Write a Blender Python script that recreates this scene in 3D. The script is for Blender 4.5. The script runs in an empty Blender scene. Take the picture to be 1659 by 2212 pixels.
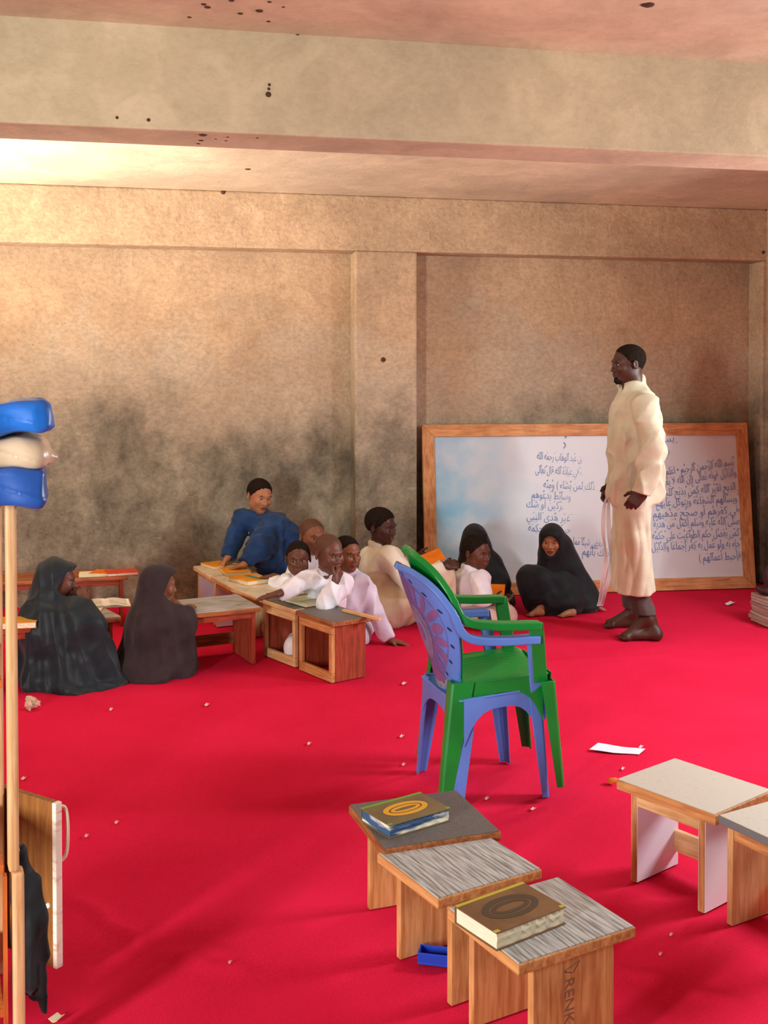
import bpy, bmesh, math, random
import numpy as np
from mathutils import Vector, Matrix
random.seed(7)
SC = bpy.context.scene
COL = SC.collection
rad = math.radians

# ------------------------------------------------------------------ camera
FPX, CX, CY, PITCH, CAMH = 2300.0, 829.5, 880.0, rad(1.3), 1.5
cam = bpy.data.cameras.new('camera')
cam.sensor_fit = 'HORIZONTAL'; cam.sensor_width = 36.0
cam.lens = FPX * 36.0 / 1659.0
cam.shift_y = (CY - 1106.0) / 1659.0
cam.clip_start = 0.05; cam.clip_end = 100
camo = bpy.data.objects.new('camera', cam); COL.objects.link(camo)
camo.location = (0, 0, CAMH); camo.rotation_euler = (rad(90) - PITCH, 0, 0)
SC.camera = camo

# ------------------------------------------------------------------ room frame (the room is turned 11 degrees to the camera)
ANG = rad(11.15)
CA, SA = math.cos(ANG), math.sin(ANG)
def RM(u, v, z=0.0):                       # room coordinates -> world
    return Vector((u * CA - v * SA, u * SA + v * CA, z))
ROOMROT = Matrix.Rotation(ANG, 4, 'Z')

# ------------------------------------------------------------------ sky, daylight, exposure
W = bpy.data.worlds.new('sky'); SC.world = W; W.use_nodes = True
wn = W.node_tree.nodes['Background']
wn.inputs[0].default_value = (0.86, 0.94, 1.0, 1); wn.inputs[1].default_value = 0.38
def daylight(name, loc, target, sx, sy, power, color, spread=180):
    L = bpy.data.lights.new(name, 'AREA'); L.shape = 'RECTANGLE'; L.size = sx; L.size_y = sy
    L.energy = power; L.color = color; L.spread = rad(spread)
    o = bpy.data.objects.new(name, L); COL.objects.link(o); o.location = loc
    d = (Vector(target) - Vector(loc)).normalized()
    o.rotation_euler = d.to_track_quat('-Z', 'Y').to_euler()
    return o
# open doorway behind the camera on the left, two windows in the right wall, one window in the far left bay
daylight('daylight_doorway', RM(-2.85, -0.3, 1.25), RM(0.6, 6.9, 1.2), 0.40, 1.4, 225, (0.97, 0.98, 0.95))
daylight('daylight_window', RM(4.0, 3.2, 1.75), RM(0.6, 2.9, 0.0), 0.6, 0.7, 92, (0.97, 0.98, 1.0))
daylight('daylight_window', RM(4.0, 5.2, 1.75), RM(0.0, 4.4, 0.0), 0.6, 0.7, 38, (0.97, 0.98, 1.0))
daylight('daylight_window', RM(-2.9, 5.6, 1.2), RM(-1.1, 6.0, 2.8), 1.1, 0.9, 105, (1.0, 0.95, 0.84), 85)
SC.view_settings.view_transform = 'Standard'; SC.view_settings.look = 'None'
SC.view_settings.gamma = 1.0; SC.view_settings.use_curve_mapping = False
SC.view_settings.exposure = 0.2

# ------------------------------------------------------------------ helpers
CAMP = np.array([0, 0, CAMH]); FW = np.array([0, math.cos(PITCH), -math.sin(PITCH)]); UPV = np.array([0, math.sin(PITCH), math.cos(PITCH)])
RT = np.array([1.0, 0, 0])
def ray(px, py): return FW + RT * ((px - CX) / FPX) - UPV * ((py - CY) / FPX)
def F(px, py, z=0.0):                      # where a sight line meets the level z
    d = ray(px, py); t = (z - CAMH) / d[2]; return Vector(CAMP + d * t)
def J(px, py, y):                          # where a sight line reaches the depth y
    d = ray(px, py); return CAMP + d * (y / d[1])
def JV(px, py, y): return Vector(J(px, py, y))
def U_at(px, v):                           # room u where a sight line meets the wall plane v
    dx = (px - CX) / FPX; t = v / (-SA * dx + CA); return t * (CA * dx + SA)
def Z_at(px, py, v):
    d = ray(px, py); t = v / (-SA * d[0] + CA * d[1]); return float(CAMH + d[2] * t)

def lin(c):
    if isinstance(c, str):
        c = [int(c[i:i + 2], 16) / 255 for i in (0, 2, 4)]
    else: c = [x / 255 for x in c]
    return tuple(x / 12.92 if x <= .04045 else ((x + .055) / 1.055) ** 2.4 for x in c) + (1,)

MATS = {}
def mat(name, col, rough=.7, col2=None, nscale=8.0, stretch=(1, 1, 1), bump=0.0, bscale=None, spec=.3, coord='Object', lo=.35, hi=.65, detail=6, metal=0, sheen=0, sss=0):
    if name in MATS: return MATS[name]
    m = bpy.data.materials.new(name); m.use_nodes = True; nt = m.node_tree; N = nt.nodes; L = nt.links
    b = N['Principled BSDF']
    b.inputs['Roughness'].default_value = rough; b.inputs['Specular IOR Level'].default_value = spec; b.inputs['Metallic'].default_value = metal
    if sheen: b.inputs['Sheen Weight'].default_value = sheen
    if sss:
        b.inputs['Subsurface Weight'].default_value = sss; b.inputs['Subsurface Radius'].default_value = (.01, .004, .002)
    b.inputs['Base Color'].default_value = lin(col)
    tc = N.new('ShaderNodeTexCoord'); mp = N.new('ShaderNodeMapping'); mp.inputs['Scale'].default_value = stretch
    L.new(tc.outputs[coord], mp.inputs['Vector'])
    if col2 is not None:
        nz = N.new('ShaderNodeTexNoise'); nz.inputs['Scale'].default_value = nscale; nz.inputs['Detail'].default_value = detail
        L.new(mp.outputs[0], nz.inputs['Vector'])
        cr = N.new('ShaderNodeValToRGB'); cr.color_ramp.elements[0].position = lo; cr.color_ramp.elements[1].position = hi
        cr.color_ramp.elements[0].color = lin(col2); cr.color_ramp.elements[1].color = lin(col)
        L.new(nz.outputs['Fac'], cr.inputs['Fac']); L.new(cr.outputs['Color'], b.inputs['Base Color'])
    if bump:
        nb = N.new('ShaderNodeTexNoise'); nb.inputs['Scale'].default_value = bscale or nscale * 3; nb.inputs['Detail'].default_value = 5
        L.new(mp.outputs[0], nb.inputs['Vector'])
        bp = N.new('ShaderNodeBump'); bp.inputs['Strength'].default_value = bump; bp.inputs['Distance'].default_value = .004
        L.new(nb.outputs['Fac'], bp.inputs['Height']); L.new(bp.outputs['Normal'], b.inputs['Normal'])
    MATS[name] = m; return m

def wood(name, col, col2, axis='x', rough=.6, scale=5.0, knots=True, bump=.25):
    """grain runs along the given local axis"""
    if name in MATS: return MATS[name]
    m = bpy.data.materials.new(name); m.use_nodes = True; nt = m.node_tree; N = nt.nodes; L = nt.links
    b = N['Principled BSDF']; b.inputs['Roughness'].default_value = rough; b.inputs['Specular IOR Level'].default_value = .3
    tc = N.new('ShaderNodeTexCoord'); mp = N.new('ShaderNodeMapping')
    s = {'x': (1.2, 14, 14), 'y': (14, 1.2, 14), 'z': (14, 14, 1.2)}[axis]
    mp.inputs['Scale'].default_value = s; L.new(tc.outputs['Object'], mp.inputs['Vector'])
    nz = N.new('ShaderNodeTexNoise'); nz.inputs['Scale'].default_value = scale; nz.inputs['Detail'].default_value = 7; nz.inputs['Distortion'].default_value = .6
    L.new(mp.outputs[0], nz.inputs['Vector'])
    cr = N.new('ShaderNodeValToRGB'); cr.color_ramp.elements[0].position = .36; cr.color_ramp.elements[1].position = .62
    cr.color_ramp.elements[0].color = lin(col2); cr.color_ramp.elements[1].color = lin(col)
    L.new(nz.outputs['Fac'], cr.inputs['Fac'])
    n2 = N.new('ShaderNodeTexNoise'); n2.inputs['Scale'].default_value = 9; n2.inputs['Detail'].default_value = 4
    L.new(tc.outputs['Object'], n2.inputs['Vector'])
    c2 = N.new('ShaderNodeValToRGB'); c2.color_ramp.elements[0].position = .3; c2.color_ramp.elements[1].position = .55
    c2.color_ramp.elements[0].color = (.62, .55, .5, 1); c2.color_ramp.elements[1].color = (1, 1, 1, 1)
    L.new(n2.outputs['Fac'], c2.inputs['Fac'])
    mx = N.new('ShaderNodeMix'); mx.data_type = 'RGBA'; mx.blend_type = 'MULTIPLY'; mx.inputs[0].default_value = .6 if knots else .2
    L.new(cr.outputs['Color'], mx.inputs[6]); L.new(c2.outputs['Color'], mx.inputs[7])
    L.new(mx.outputs[2], b.inputs['Base Color'])
    bp = N.new('ShaderNodeBump'); bp.inputs['Strength'].default_value = bump; bp.inputs['Distance'].default_value = .003
    L.new(nz.outputs['Fac'], bp.inputs['Height']); L.new(bp.outputs['Normal'], b.inputs['Normal'])
    MATS[name] = m; return m

class MB:
    """collects faces for ONE mesh object"""
    def __init__(s): s.v = []; s.f = []; s.m = []
    def add(s, verts, faces, m=0, T=None):
        n = len(s.v)
        for p in verts:
            p = Vector(p); s.v.append(T @ p if T else p)
        for f in faces: s.f.append([i + n for i in f]); s.m.append(m)
    def box(s, c, d, m=0, T=None, taper=1.0):
        x, y, z = d[0] / 2, d[1] / 2, d[2] / 2; c = Vector(c)
        vs = [c + Vector((sx * x * (taper if sz < 0 else 1), sy * y * (taper if sz < 0 else 1), sz * z)) for sz in (-1, 1) for sy in (-1, 1) for sx in (-1, 1)]
        s.add(vs, [(0, 2, 3, 1), (4, 5, 7, 6), (0, 1, 5, 4), (2, 6, 7, 3), (0, 4, 6, 2), (1, 3, 7, 5)], m, T)
    def prism(s, poly, axis, a, b, m=0, T=None):
        """poly: list of (p,q); extruded along axis index from a to b"""
        def mk(p, q, w):
            return {0: (w, p, q), 1: (p, w, q), 2: (p, q, w)}[axis]
        n = len(poly); vs = [mk(p, q, a) for p, q in poly] + [mk(p, q, b) for p, q in poly]
        fs = [tuple(range(n)), tuple(range(2 * n - 1, n - 1, -1))] + [(i, i + n, (i + 1) % n + n, (i + 1) % n) for i in range(n)]
        s.add(vs, fs, m, T)
    def loft(s, rings, closed=True, cap=True, m=0, T=None):
        n = len(rings[0]); vs = [p for r in rings for p in r]; fs = []
        for i in range(len(rings) - 1):
            for j in range(n if closed else n - 1):
                k = (j + 1) % n
                fs.append((i * n + j, i * n + k, (i + 1) * n + k, (i + 1) * n + j))
        if cap and closed:
            fs.append(tuple(range(n - 1, -1, -1))); fs.append(tuple((len(rings) - 1) * n + j for j in range(n)))
        s.add(vs, fs, m, T)
    def tube(s, pts, r, seg=8, m=0, T=None, flat=1.0):
        pts = [Vector(p) for p in pts]; rr = r if isinstance(r, (list, tuple)) else [r] * len(pts); rings = []
        ref = None
        for i, p in enumerate(pts):
            t = (pts[min(i + 1, len(pts) - 1)] - pts[max(i - 1, 0)]).normalized()
            if ref is None:
                ref = t.cross(Vector((0, 0, 1)))
                if ref.length < .1: ref = t.cross(Vector((0, 1, 0)))
            ref = (ref - t * ref.dot(t)).normalized(); bi = t.cross(ref)
            rings.append([p + ref * math.cos(2 * math.pi * j / seg) * rr[i] + bi * math.sin(2 * math.pi * j / seg) * rr[i] * flat for j in range(seg)])
        s.loft(rings, m=m, T=T)
    def build(s, name, mats, parent=None, bevel=0, smooth=False, seg=2, loc=None):
        me = bpy.data.meshes.new(name); me.from_pydata([tuple(p) for p in s.v], [], s.f)
        if not isinstance(mats, (list, tuple)): mats = [mats]
        for x in mats: me.materials.append(x)
        if len(mats) > 1: me.polygons.foreach_set('material_index', s.m)
        bm = bmesh.new(); bm.from_mesh(me); bmesh.ops.recalc_face_normals(bm, faces=bm.faces); bm.to_mesh(me); bm.free()
        if smooth: me.polygons.foreach_set('use_smooth', [True] * len(me.polygons))
        o = bpy.data.objects.new(name, me); COL.objects.link(o)
        if parent is not None: o.parent = parent
        if loc is not None: o.location = loc
        if bevel:
            b = o.modifiers.new('bevel', 'BEVEL'); b.width = bevel; b.segments = seg; b.limit_method = 'ANGLE'; b.angle_limit = rad(40)
        return o
def tag(o, label=None, cat=None, group=None, kind=None):
    if label: o['label'] = label
    if cat: o['category'] = cat
    if group: o['group'] = group
    if kind: o['kind'] = kind
    return o
def thing(name, label, cat, loc=(0, 0, 0), rz=0, group=None):
    o = bpy.data.objects.new(name, None); COL.objects.link(o); o.empty_display_size = .1
    o.location = loc; o.rotation_euler = (0, 0, rz); return tag(o, label, cat, group)
def structure(o): o['kind'] = 'structure'; return o
def curve_pts(pts, n):
    """Catmull-Rom through the points"""
    pts = [Vector(p) for p in pts]; P = [pts[0]] + pts + [pts[-1]]; out = []
    for i in range(1, len(P) - 2):
        for k in range(n):
            t = k / n; a, b, c, d = P[i - 1], P[i], P[i + 1], P[i + 2]
            out.append(.5 * ((2 * b) + (c - a) * t + (2 * a - 5 * b + 4 * c - d) * t * t + (3 * b - a - 3 * c + d) * t ** 3))
    out.append(pts[-1]); return out

# ================================================================== STRUCTURE
def plaster(name, top, low, grime_z=None, rough=.9, relief=1.0):
    """old plaster: blotches everywhere, real grime and bare cement low on the wall"""
    m = bpy.data.materials.new(name); m.use_nodes = True; nt = m.node_tree; N = nt.nodes; L = nt.links
    b = N['Principled BSDF']; b.inputs['Roughness'].default_value = rough; b.inputs['Specular IOR Level'].default_value = .15
    geo = N.new('ShaderNodeNewGeometry')
    def noise(scale, detail=6, dist=0, st=(1, 1, 1), ro=.55):
        mp = N.new('ShaderNodeMapping'); mp.inputs['Scale'].default_value = st; L.new(geo.outputs['Position'], mp.inputs['Vector'])
        n = N.new('ShaderNodeTexNoise'); n.inputs['Scale'].default_value = scale; n.inputs['Detail'].default_value = detail; n.inputs['Distortion'].default_value = dist
        n.inputs['Roughness'].default_value = ro
        L.new(mp.outputs[0], n.inputs['Vector']); return n.outputs['Fac']
    def ramp(f, a, ca, c, cc):
        r = N.new('ShaderNodeValToRGB'); r.color_ramp.elements[0].position = a; r.color_ramp.elements[1].position = c
        r.color_ramp.elements[0].color = ca; r.color_ramp.elements[1].color = cc; L.new(f, r.inputs['Fac']); return r.outputs['Color']
    def mix(f, a, c, mode='MIX'):
        x = N.new('ShaderNodeMix'); x.data_type = 'RGBA'; x.blend_type = mode
        for sock, val in ((0, f), (6, a), (7, c)):
            if hasattr(val, 'links') or isinstance(val, bpy.types.NodeSocket): L.new(val, x.inputs[sock])
            else: x.inputs[sock].default_value = val
        return x.outputs[2]
    def mth(op, a, c):
        x = N.new('ShaderNodeMath'); x.operation = op
        for i, val in enumerate((a, c)):
            if isinstance(val, bpy.types.NodeSocket): L.new(val, x.inputs[i])
            else: x.inputs[i].default_value = val
        return x.outputs[0]
    t = lin(top); dk = tuple(x * .72 for x in t[:3]) + (1,)
    col = ramp(noise(1.3, 8, .4), .3, dk, .62, t)
    blot = ramp(noise(4.5, 7, .8), .42, (.78, .76, .74, 1), .6, (1, 1, 1, 1))
    col = mix(.5, col, blot, 'MULTIPLY')
    grit = ramp(noise(30, 10, .2, (1, 1, 1.5), .75), .36, (.66, .64, .62, 1), .58, (1, 1, 1, 1))
    if grime_z:
        sx = N.new('ShaderNodeSeparateXYZ'); L.new(geo.outputs['Position'], sx.inputs[0])
        zz = mth('ADD', sx.outputs[2], mth('MULTIPLY', mth('SUBTRACT', noise(1.2, 10, .2), .5), 1.7))
        zz = mth('ADD', zz, mth('MULTIPLY', mth('SUBTRACT', noise(9, 6, .4), .5), .5))
        rr = N.new('ShaderNodeMapRange'); rr.inputs[1].default_value = grime_z[0]; rr.inputs[2].default_value = grime_z[1]
        rr.inputs[3].default_value = 1; rr.inputs[4].default_value = 0; rr.clamp = True; rr.interpolation_type = 'SMOOTHSTEP'; L.new(zz, rr.inputs[0])
        g = lin(low); gd = tuple(x * .56 for x in g[:3]) + (1,); gl = tuple(min(1, x * 1.6) for x in g[:3]) + (1,)
        gc = N.new('ShaderNodeValToRGB'); e = gc.color_ramp.elements; e[0].position = .36; e[0].color = gd; e[1].position = .66; e[1].color = gl
        k = e.new(.5); k.color = g; L.new(noise(3.6, 12, .25, (1, 1, .75), .72), gc.inputs['Fac'])
        col = mix(rr.outputs[0], col, gc.outputs['Color'])
        # salts bloom where the damp stops
        pb = mth('MULTIPLY', mth('MULTIPLY', rr.outputs[0], mth('SUBTRACT', 1.0, rr.outputs[0])), 1.7)
        col = mix(pb, col, lin('cfbda4'))
        # pale scraped patches
        sp = ramp(noise(5.5, 9, 1.2, (1, 1, 1.6), .7), .63, (0, 0, 0, 1), .72, (1, 1, 1, 1))
        spm = mth('MULTIPLY', sp, mth('MULTIPLY', rr.outputs[0], .45))
        col = mix(spm, col, lin('d8cdbb'))
        # dark specks
        sk = ramp(noise(26, 4, .3), .70, (0, 0, 0, 1), .78, (1, 1, 1, 1))
        col = mix(mth('MULTIPLY', sk, .5), col, lin('4a4136'))
    col = mix(.75 * relief, col, grit, 'MULTIPLY')
    L.new(col, b.inputs['Base Color'])
    bp = N.new('ShaderNodeBump'); bp.inputs['Strength'].default_value = .7 * relief; bp.inputs['Distance'].default_value = .016
    L.new(noise(16, 8, .5, ro=.65), bp.inputs['Height'])
    bp2 = N.new('ShaderNodeBump'); bp2.inputs['Strength'].default_value = .5 * relief; bp2.inputs['Distance'].default_value = .02
    L.new(noise(3.5, 4, .4), bp2.inputs['Height']); L.new(bp.outputs['Normal'], bp2.inputs['Normal'])
    L.new(bp2.outputs['Normal'], b.inputs['Normal'])
    MATS[name] = m; return m

V0, V1 = 7.25, 7.45            # front of the pillars / bottom of the recesses
U_LEFT, U_RIGHT = -3.0, U_at(1654, V0)
ZC = Z_at(830, 424, V0)        # ceiling
ZP = Z_at(830, 543, V0)        # head of the recesses
P_WALL = plaster('wall_plaster', 'c9aa88', '8c8370', (1.0, 2.0))
P_CEIL = plaster('ceiling_plaster', 'd6bfa2', 'd6bfa2', relief=.35)
P_BEAM = plaster('beam_plaster', 'cbb99a', 'cbb99a', relief=.4)

w = MB()
w.box((.3, V1 + .1, ZC / 2), (9, .2, ZC + .4))
pil = (U_at(767, V0), U_at(901, V0)); u_r = U_at(1645, V0)
for a, b_ in ((pil[0], pil[1]), (u_r, U_RIGHT + .3), (U_LEFT - .3, -2.35)):
    w.box(((a + b_) / 2, (V0 + V1) / 2, ZP / 2), (b_ - a, V1 - V0, ZP))
w.box(((U_LEFT + U_RIGHT) / 2, (V0 + V1) / 2, (ZP + ZC) / 2), (U_RIGHT - U_LEFT + .6, V1 - V0, ZC - ZP))
o = structure(w.build('wall_back', P_WALL, bevel=.012)); o.rotation_euler = (0, 0, ANG)

b = MB(); b.box((.4, 1.7, ZC + .1), (10, 12.4, .2)); o = structure(b.build('ceiling', P_CEIL)); o.rotation_euler = (0, 0, ANG)
# the deep beam across the room
zb = None
va = None
d0 = ray(830, 86); va = (ZC - CAMH) / d0[2]; VB0 = va * (CA * d0[1])
zb = Z_at(830, 302, VB0); d1 = ray(830, 335); VB1 = (zb - CAMH) / d1[2] * CA * d1[1]
b = MB(); b.box((.4, (VB0 + VB1) / 2, (zb + ZC) / 2 + .01), (10, VB1 - VB0, ZC - zb + .02)); o = structure(b.build('trim_1', P_BEAM, bevel=.008)); o.rotation_euler = (0, 0, ANG)
# second beam nearer, behind the view of the photograph's top edge, keeps the bay rhythm
b = MB(); b.box((.4, VB0 - 3.6, (zb + ZC) / 2 + .01), (10, VB1 - VB0, ZC - zb + .02)); o = structure(b.build('trim_2', P_BEAM, bevel=.008)); o.rotation_euler = (0, 0, ANG)

def side_wall(name, u, t, holes):
    """wall along v with openings (v0, v1, z0, z1)"""
    q = MB(); vs = sorted(set([-4.2, V1 + .2] + [x for h in holes for x in h[:2]]))
    for a, c in zip(vs[:-1], vs[1:]):
        hs = [h for h in holes if h[0] <= a + 1e-6 and h[1] >= c - 1e-6]
        if not hs: q.box((u, (a + c) / 2, ZC / 2), (t, c - a, ZC))
        else:
            h = hs[0]
            if h[2] > 0: q.box((u, (a + c) / 2, h[2] / 2), (t, c - a, h[2]))
            q.box((u, (a + c) / 2, (h[3] + ZC) / 2), (t, c - a, ZC - h[3]))
    o = structure(q.build(name, P_WALL)); o.rotation_euler = (0, 0, ANG); return o
side_wall('wall_left', U_LEFT - .1, .2, [(-1.6, .3, 0, 2.3), (4.9, 6.3, .7, 2.2)])
side_wall('wall_right', U_RIGHT + .1, .2, [(2.6, 3.8, 1.0, 2.3), (4.8, 6.0, 1.0, 2.3)])

b = MB(); b.box((.4, 1.6, -.06), (10, 12.2, .1)); o = structure(b.build('floor', mat('concrete', '8a8378', .9))); o.rotation_euler = (0, 0, ANG)
# red felt carpet: mesh creases, and low waves shaped to stand in for shadow bands
def carpet():
    m = bpy.data.materials.new('red_felt'); m.use_nodes = True; nt = m.node_tree; N = nt.nodes; L = nt.links
    bs = N['Principled BSDF']; bs.inputs['Roughness'].default_value = .95; bs.inputs['Specular IOR Level'].default_value = .05
    tc = N.new('ShaderNodeTexCoord')
    n1 = N.new('ShaderNodeTexNoise'); n1.inputs['Scale'].default_value = 2.2; n1.inputs['Detail'].default_value = 6
    L.new(tc.outputs['Object'], n1.inputs['Vector'])
    cr = N.new('ShaderNodeValToRGB'); cr.color_ramp.elements[0].position = .3; cr.color_ramp.elements[1].position = .7
    cr.color_ramp.elements[0].color = lin('d81c42'); cr.color_ramp.elements[1].color = lin('e4234b'); L.new(n1.outputs['Fac'], cr.inputs['Fac'])
    n2 = N.new('ShaderNodeTexNoise'); n2.inputs['Scale'].default_value = 320; n2.inputs['Detail'].default_value = 2
    L.new(tc.outputs['Object'], n2.inputs['Vector'])
    c2 = N.new('ShaderNodeValToRGB'); c2.color_ramp.elements[0].position = .3; c2.color_ramp.elements[1].position = .7
    c2.color_ramp.elements[0].color = (.78, .78, .78, 1); c2.color_ramp.elements[1].color = (1, 1, 1, 1); L.new(n2.outputs['Fac'], c2.inputs['Fac'])
    mx = N.new('ShaderNodeMix'); mx.data_type = 'RGBA'; mx.blend_type = 'MULTIPLY'; mx.inputs[0].default_value = 1
    L.new(cr.outputs['Color'], mx.inputs[6]); L.new(c2.outputs['Color'], mx.inputs[7]); L.new(mx.outputs[2], bs.inputs['Base Color'])
    bp = N.new('ShaderNodeBump'); bp.inputs['Strength'].default_value = .5; bp.inputs['Distance'].default_value = .003
    L.new(n2.outputs['Fac'], bp.inputs['Height']); L.new(bp.outputs['Normal'], bs.inputs['Normal'])
    xs = np.arange(-3.6, 4.6, .02); ys = np.arange(1.9, 8.0, .02)
    X, Y = np.meshgrid(xs, ys, indexing='ij')
    wv = np.sin(Y * 11.0 + 1.3 * np.sin(X * 1.7) + X * .5)
    Z = .0045 * (wv - .45 * wv ** 3) * np.clip((4.2 - Y) / 1.5, .15, 1) * (.6 + .4 * np.sin(X * 1.3 + Y * 2.1))
    def crease(p, q, amp, sg):
        p = np.array(p[:2]); q = np.array(q[:2]); d = q - p; l2 = d @ d
        h = np.clip(((X - p[0]) * d[0] + (Y - p[1]) * d[1]) / l2, 0, 1)
        dist = np.hypot(X - p[0] - d[0] * h, Y - p[1] - d[1] * h + .012 * np.sin(h * 14))
        return amp * np.exp(-(dist / sg) ** 2) * np.clip(h * 6, 0, 1) * np.clip((1 - h) * 6, 0, 1)
    for p, q, a in (((140, 1925), (330, 2050), .010), ((330, 2050), (560, 2100), .006), ((1200, 1648), (1640, 1612), .007), ((1330, 1960), (1560, 1930), .006),
                    ((480, 1740), (820, 1690), .004), ((1030, 1440), (1600, 1400), .004), ((230, 1770), (330, 1745), .005), ((1320, 2080), (1640, 2180), .008), ((140, 2075), (520, 2050), .008)):
        Z = Z + crease(F(*p), F(*q), a, .022)
    n, k = X.shape
    idx = np.arange(n * k).reshape(n, k)
    f = np.stack([idx[:-1, :-1], idx[1:, :-1], idx[1:, 1:], idx[:-1, 1:]], -1).reshape(-1, 4)
    me = bpy.data.meshes.new('carpet'); me.from_pydata(np.stack([X, Y, Z - .004], -1).reshape(-1, 3).tolist(), [], f.tolist())
    me.polygons.foreach_set('use_smooth', [True] * len(me.polygons)); me.materials.append(m)
    # clip it to the room: drop faces behind the far wall
    o = bpy.data.objects.new('carpet', me); COL.objects.link(o)
    bm = bmesh.new(); bm.from_mesh(me)
    dead = [f_ for f_ in bm.faces if (lambda c: (-SA * c.x + CA * c.y > V1 - .01) or (CA * c.x + SA * c.y > U_RIGHT - .02) or (CA * c.x + SA * c.y < U_LEFT + .02))(f_.calc_center_median())]
    bmesh.ops.delete(bm, geom=dead, context='FACES'); bm.to_mesh(me); bm.free()
    return tag(o, 'bright red felt carpet covering the whole floor', 'carpet')
carpet()
# ================================================================== WHITEBOARD
WD_FRAME = wood('frame_wood_x', 'e0a772', 'c98552', 'x', .6); WD_FRAME_Z = wood('frame_wood_z', 'dca26c', 'c27d4c', 'z', .6)
def marker_surface():
    m = bpy.data.materials.new('marker_surface'); m.use_nodes = True; nt = m.node_tree; N = nt.nodes; L = nt.links
    b = N['Principled BSDF']; b.inputs['Roughness'].default_value = .38; b.inputs['Specular IOR Level'].default_value = .4
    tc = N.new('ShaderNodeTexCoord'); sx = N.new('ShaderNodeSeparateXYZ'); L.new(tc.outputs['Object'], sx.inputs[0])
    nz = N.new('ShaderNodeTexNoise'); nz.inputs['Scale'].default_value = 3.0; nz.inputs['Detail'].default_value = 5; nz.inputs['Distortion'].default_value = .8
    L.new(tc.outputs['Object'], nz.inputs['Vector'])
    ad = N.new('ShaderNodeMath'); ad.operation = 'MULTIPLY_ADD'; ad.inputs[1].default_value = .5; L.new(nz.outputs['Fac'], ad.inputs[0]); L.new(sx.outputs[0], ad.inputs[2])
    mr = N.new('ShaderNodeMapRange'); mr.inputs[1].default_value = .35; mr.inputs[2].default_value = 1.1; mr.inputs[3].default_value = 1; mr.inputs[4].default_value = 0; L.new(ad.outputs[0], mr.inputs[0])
    # blue sky light on the board's left end, mixed into its colour
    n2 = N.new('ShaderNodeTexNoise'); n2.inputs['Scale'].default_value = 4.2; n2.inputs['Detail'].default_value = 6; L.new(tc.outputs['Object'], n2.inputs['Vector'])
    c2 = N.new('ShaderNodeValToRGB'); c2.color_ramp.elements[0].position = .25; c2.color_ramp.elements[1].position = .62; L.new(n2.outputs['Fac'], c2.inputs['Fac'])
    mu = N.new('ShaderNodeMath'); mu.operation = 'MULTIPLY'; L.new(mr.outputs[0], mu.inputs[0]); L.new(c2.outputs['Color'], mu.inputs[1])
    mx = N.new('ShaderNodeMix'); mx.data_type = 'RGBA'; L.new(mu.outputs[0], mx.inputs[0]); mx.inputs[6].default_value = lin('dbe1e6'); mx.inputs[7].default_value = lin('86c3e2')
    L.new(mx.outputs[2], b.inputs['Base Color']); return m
INK = mat('blue_ink', '6c88c2', .6)
AR = {}
def _ar():
    # letter: (isolated, final, initial, medial) presentation forms
    t = {'ا': (0xFE8D, 0xFE8E), 'أ': (0xFE83, 0xFE84), 'إ': (0xFE87, 0xFE88), 'آ': (0xFE81, 0xFE82), 'د': (0xFEA9, 0xFEAA), 'ذ': (0xFEAB, 0xFEAC), 'ر': (0xFEAD, 0xFEAE),
         'ز': (0xFEAF, 0xFEB0), 'و': (0xFEED, 0xFEEE), 'ة': (0xFE93, 0xFE94), 'ى': (0xFEEF, 0xFEF0), 'ء': (0xFE80, 0xFE80), 'ؤ': (0xFE85, 0xFE86)}
    for ch, base in zip('بتثجحخسشصضطظعغفقكلمنهي', (0xFE8F, 0xFE95, 0xFE99, 0xFE9D, 0xFEA1, 0xFEA5, 0xFEB1, 0xFEB5, 0xFEB9, 0xFEBD, 0xFEC1, 0xFEC5, 0xFEC9, 0xFECD, 0xFED1, 0xFED5, 0xFED9, 0xFEDD, 0xFEE1, 0xFEE5, 0xFEE9, 0xFEF1)):
        t[ch] = (base, base + 1, base + 2, base + 3)
    t['ئ'] = (0xFE89, 0xFE8A, 0xFE8B, 0xFE8C)
    return t
AR = _ar()
def shape_arabic(s):
    """letters joined by hand and turned into drawing order (left to right)"""
    s = s.replace('لا', 'ﻻ').replace('لأ', 'ﻷ').replace('لإ', 'ﻹ'); out = []
    LA = 'ﻻﻷﻹ'
    for i, c in enumerate(s):
        prev = s[i - 1] if i else ' '; nxt = s[i + 1] if i + 1 < len(s) else ' '
        join_prev = prev in AR and len(AR[prev]) == 4
        join_next = nxt in AR and nxt != 'ء' or nxt in LA
        if c in LA: out.append(chr(ord(c) + (1 if join_prev else 0)))
        elif c in AR:
            f = AR[c]
            if len(f) == 2: out.append(chr(f[1] if join_prev and c != 'ء' else f[0]))
            else: out.append(chr(f[3] if join_prev and join_next else f[1] if join_prev else f[2] if join_next else f[0]))
        else: out.append({'(': ')', ')': '('}.get(c, c))
    rr = random.Random(len(s) * 7 + 3); vow = []
    for c in out:                                   # short vowels above and below the letters
        m_ = rr.choice('\u064e\u064e\u0650\u064f\u0651\u0652') if (ord(c) > 0xFE00 and rr.random() < .6) else ''
        vow.append(c + m_)
    return ''.join(reversed(vow))
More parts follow.
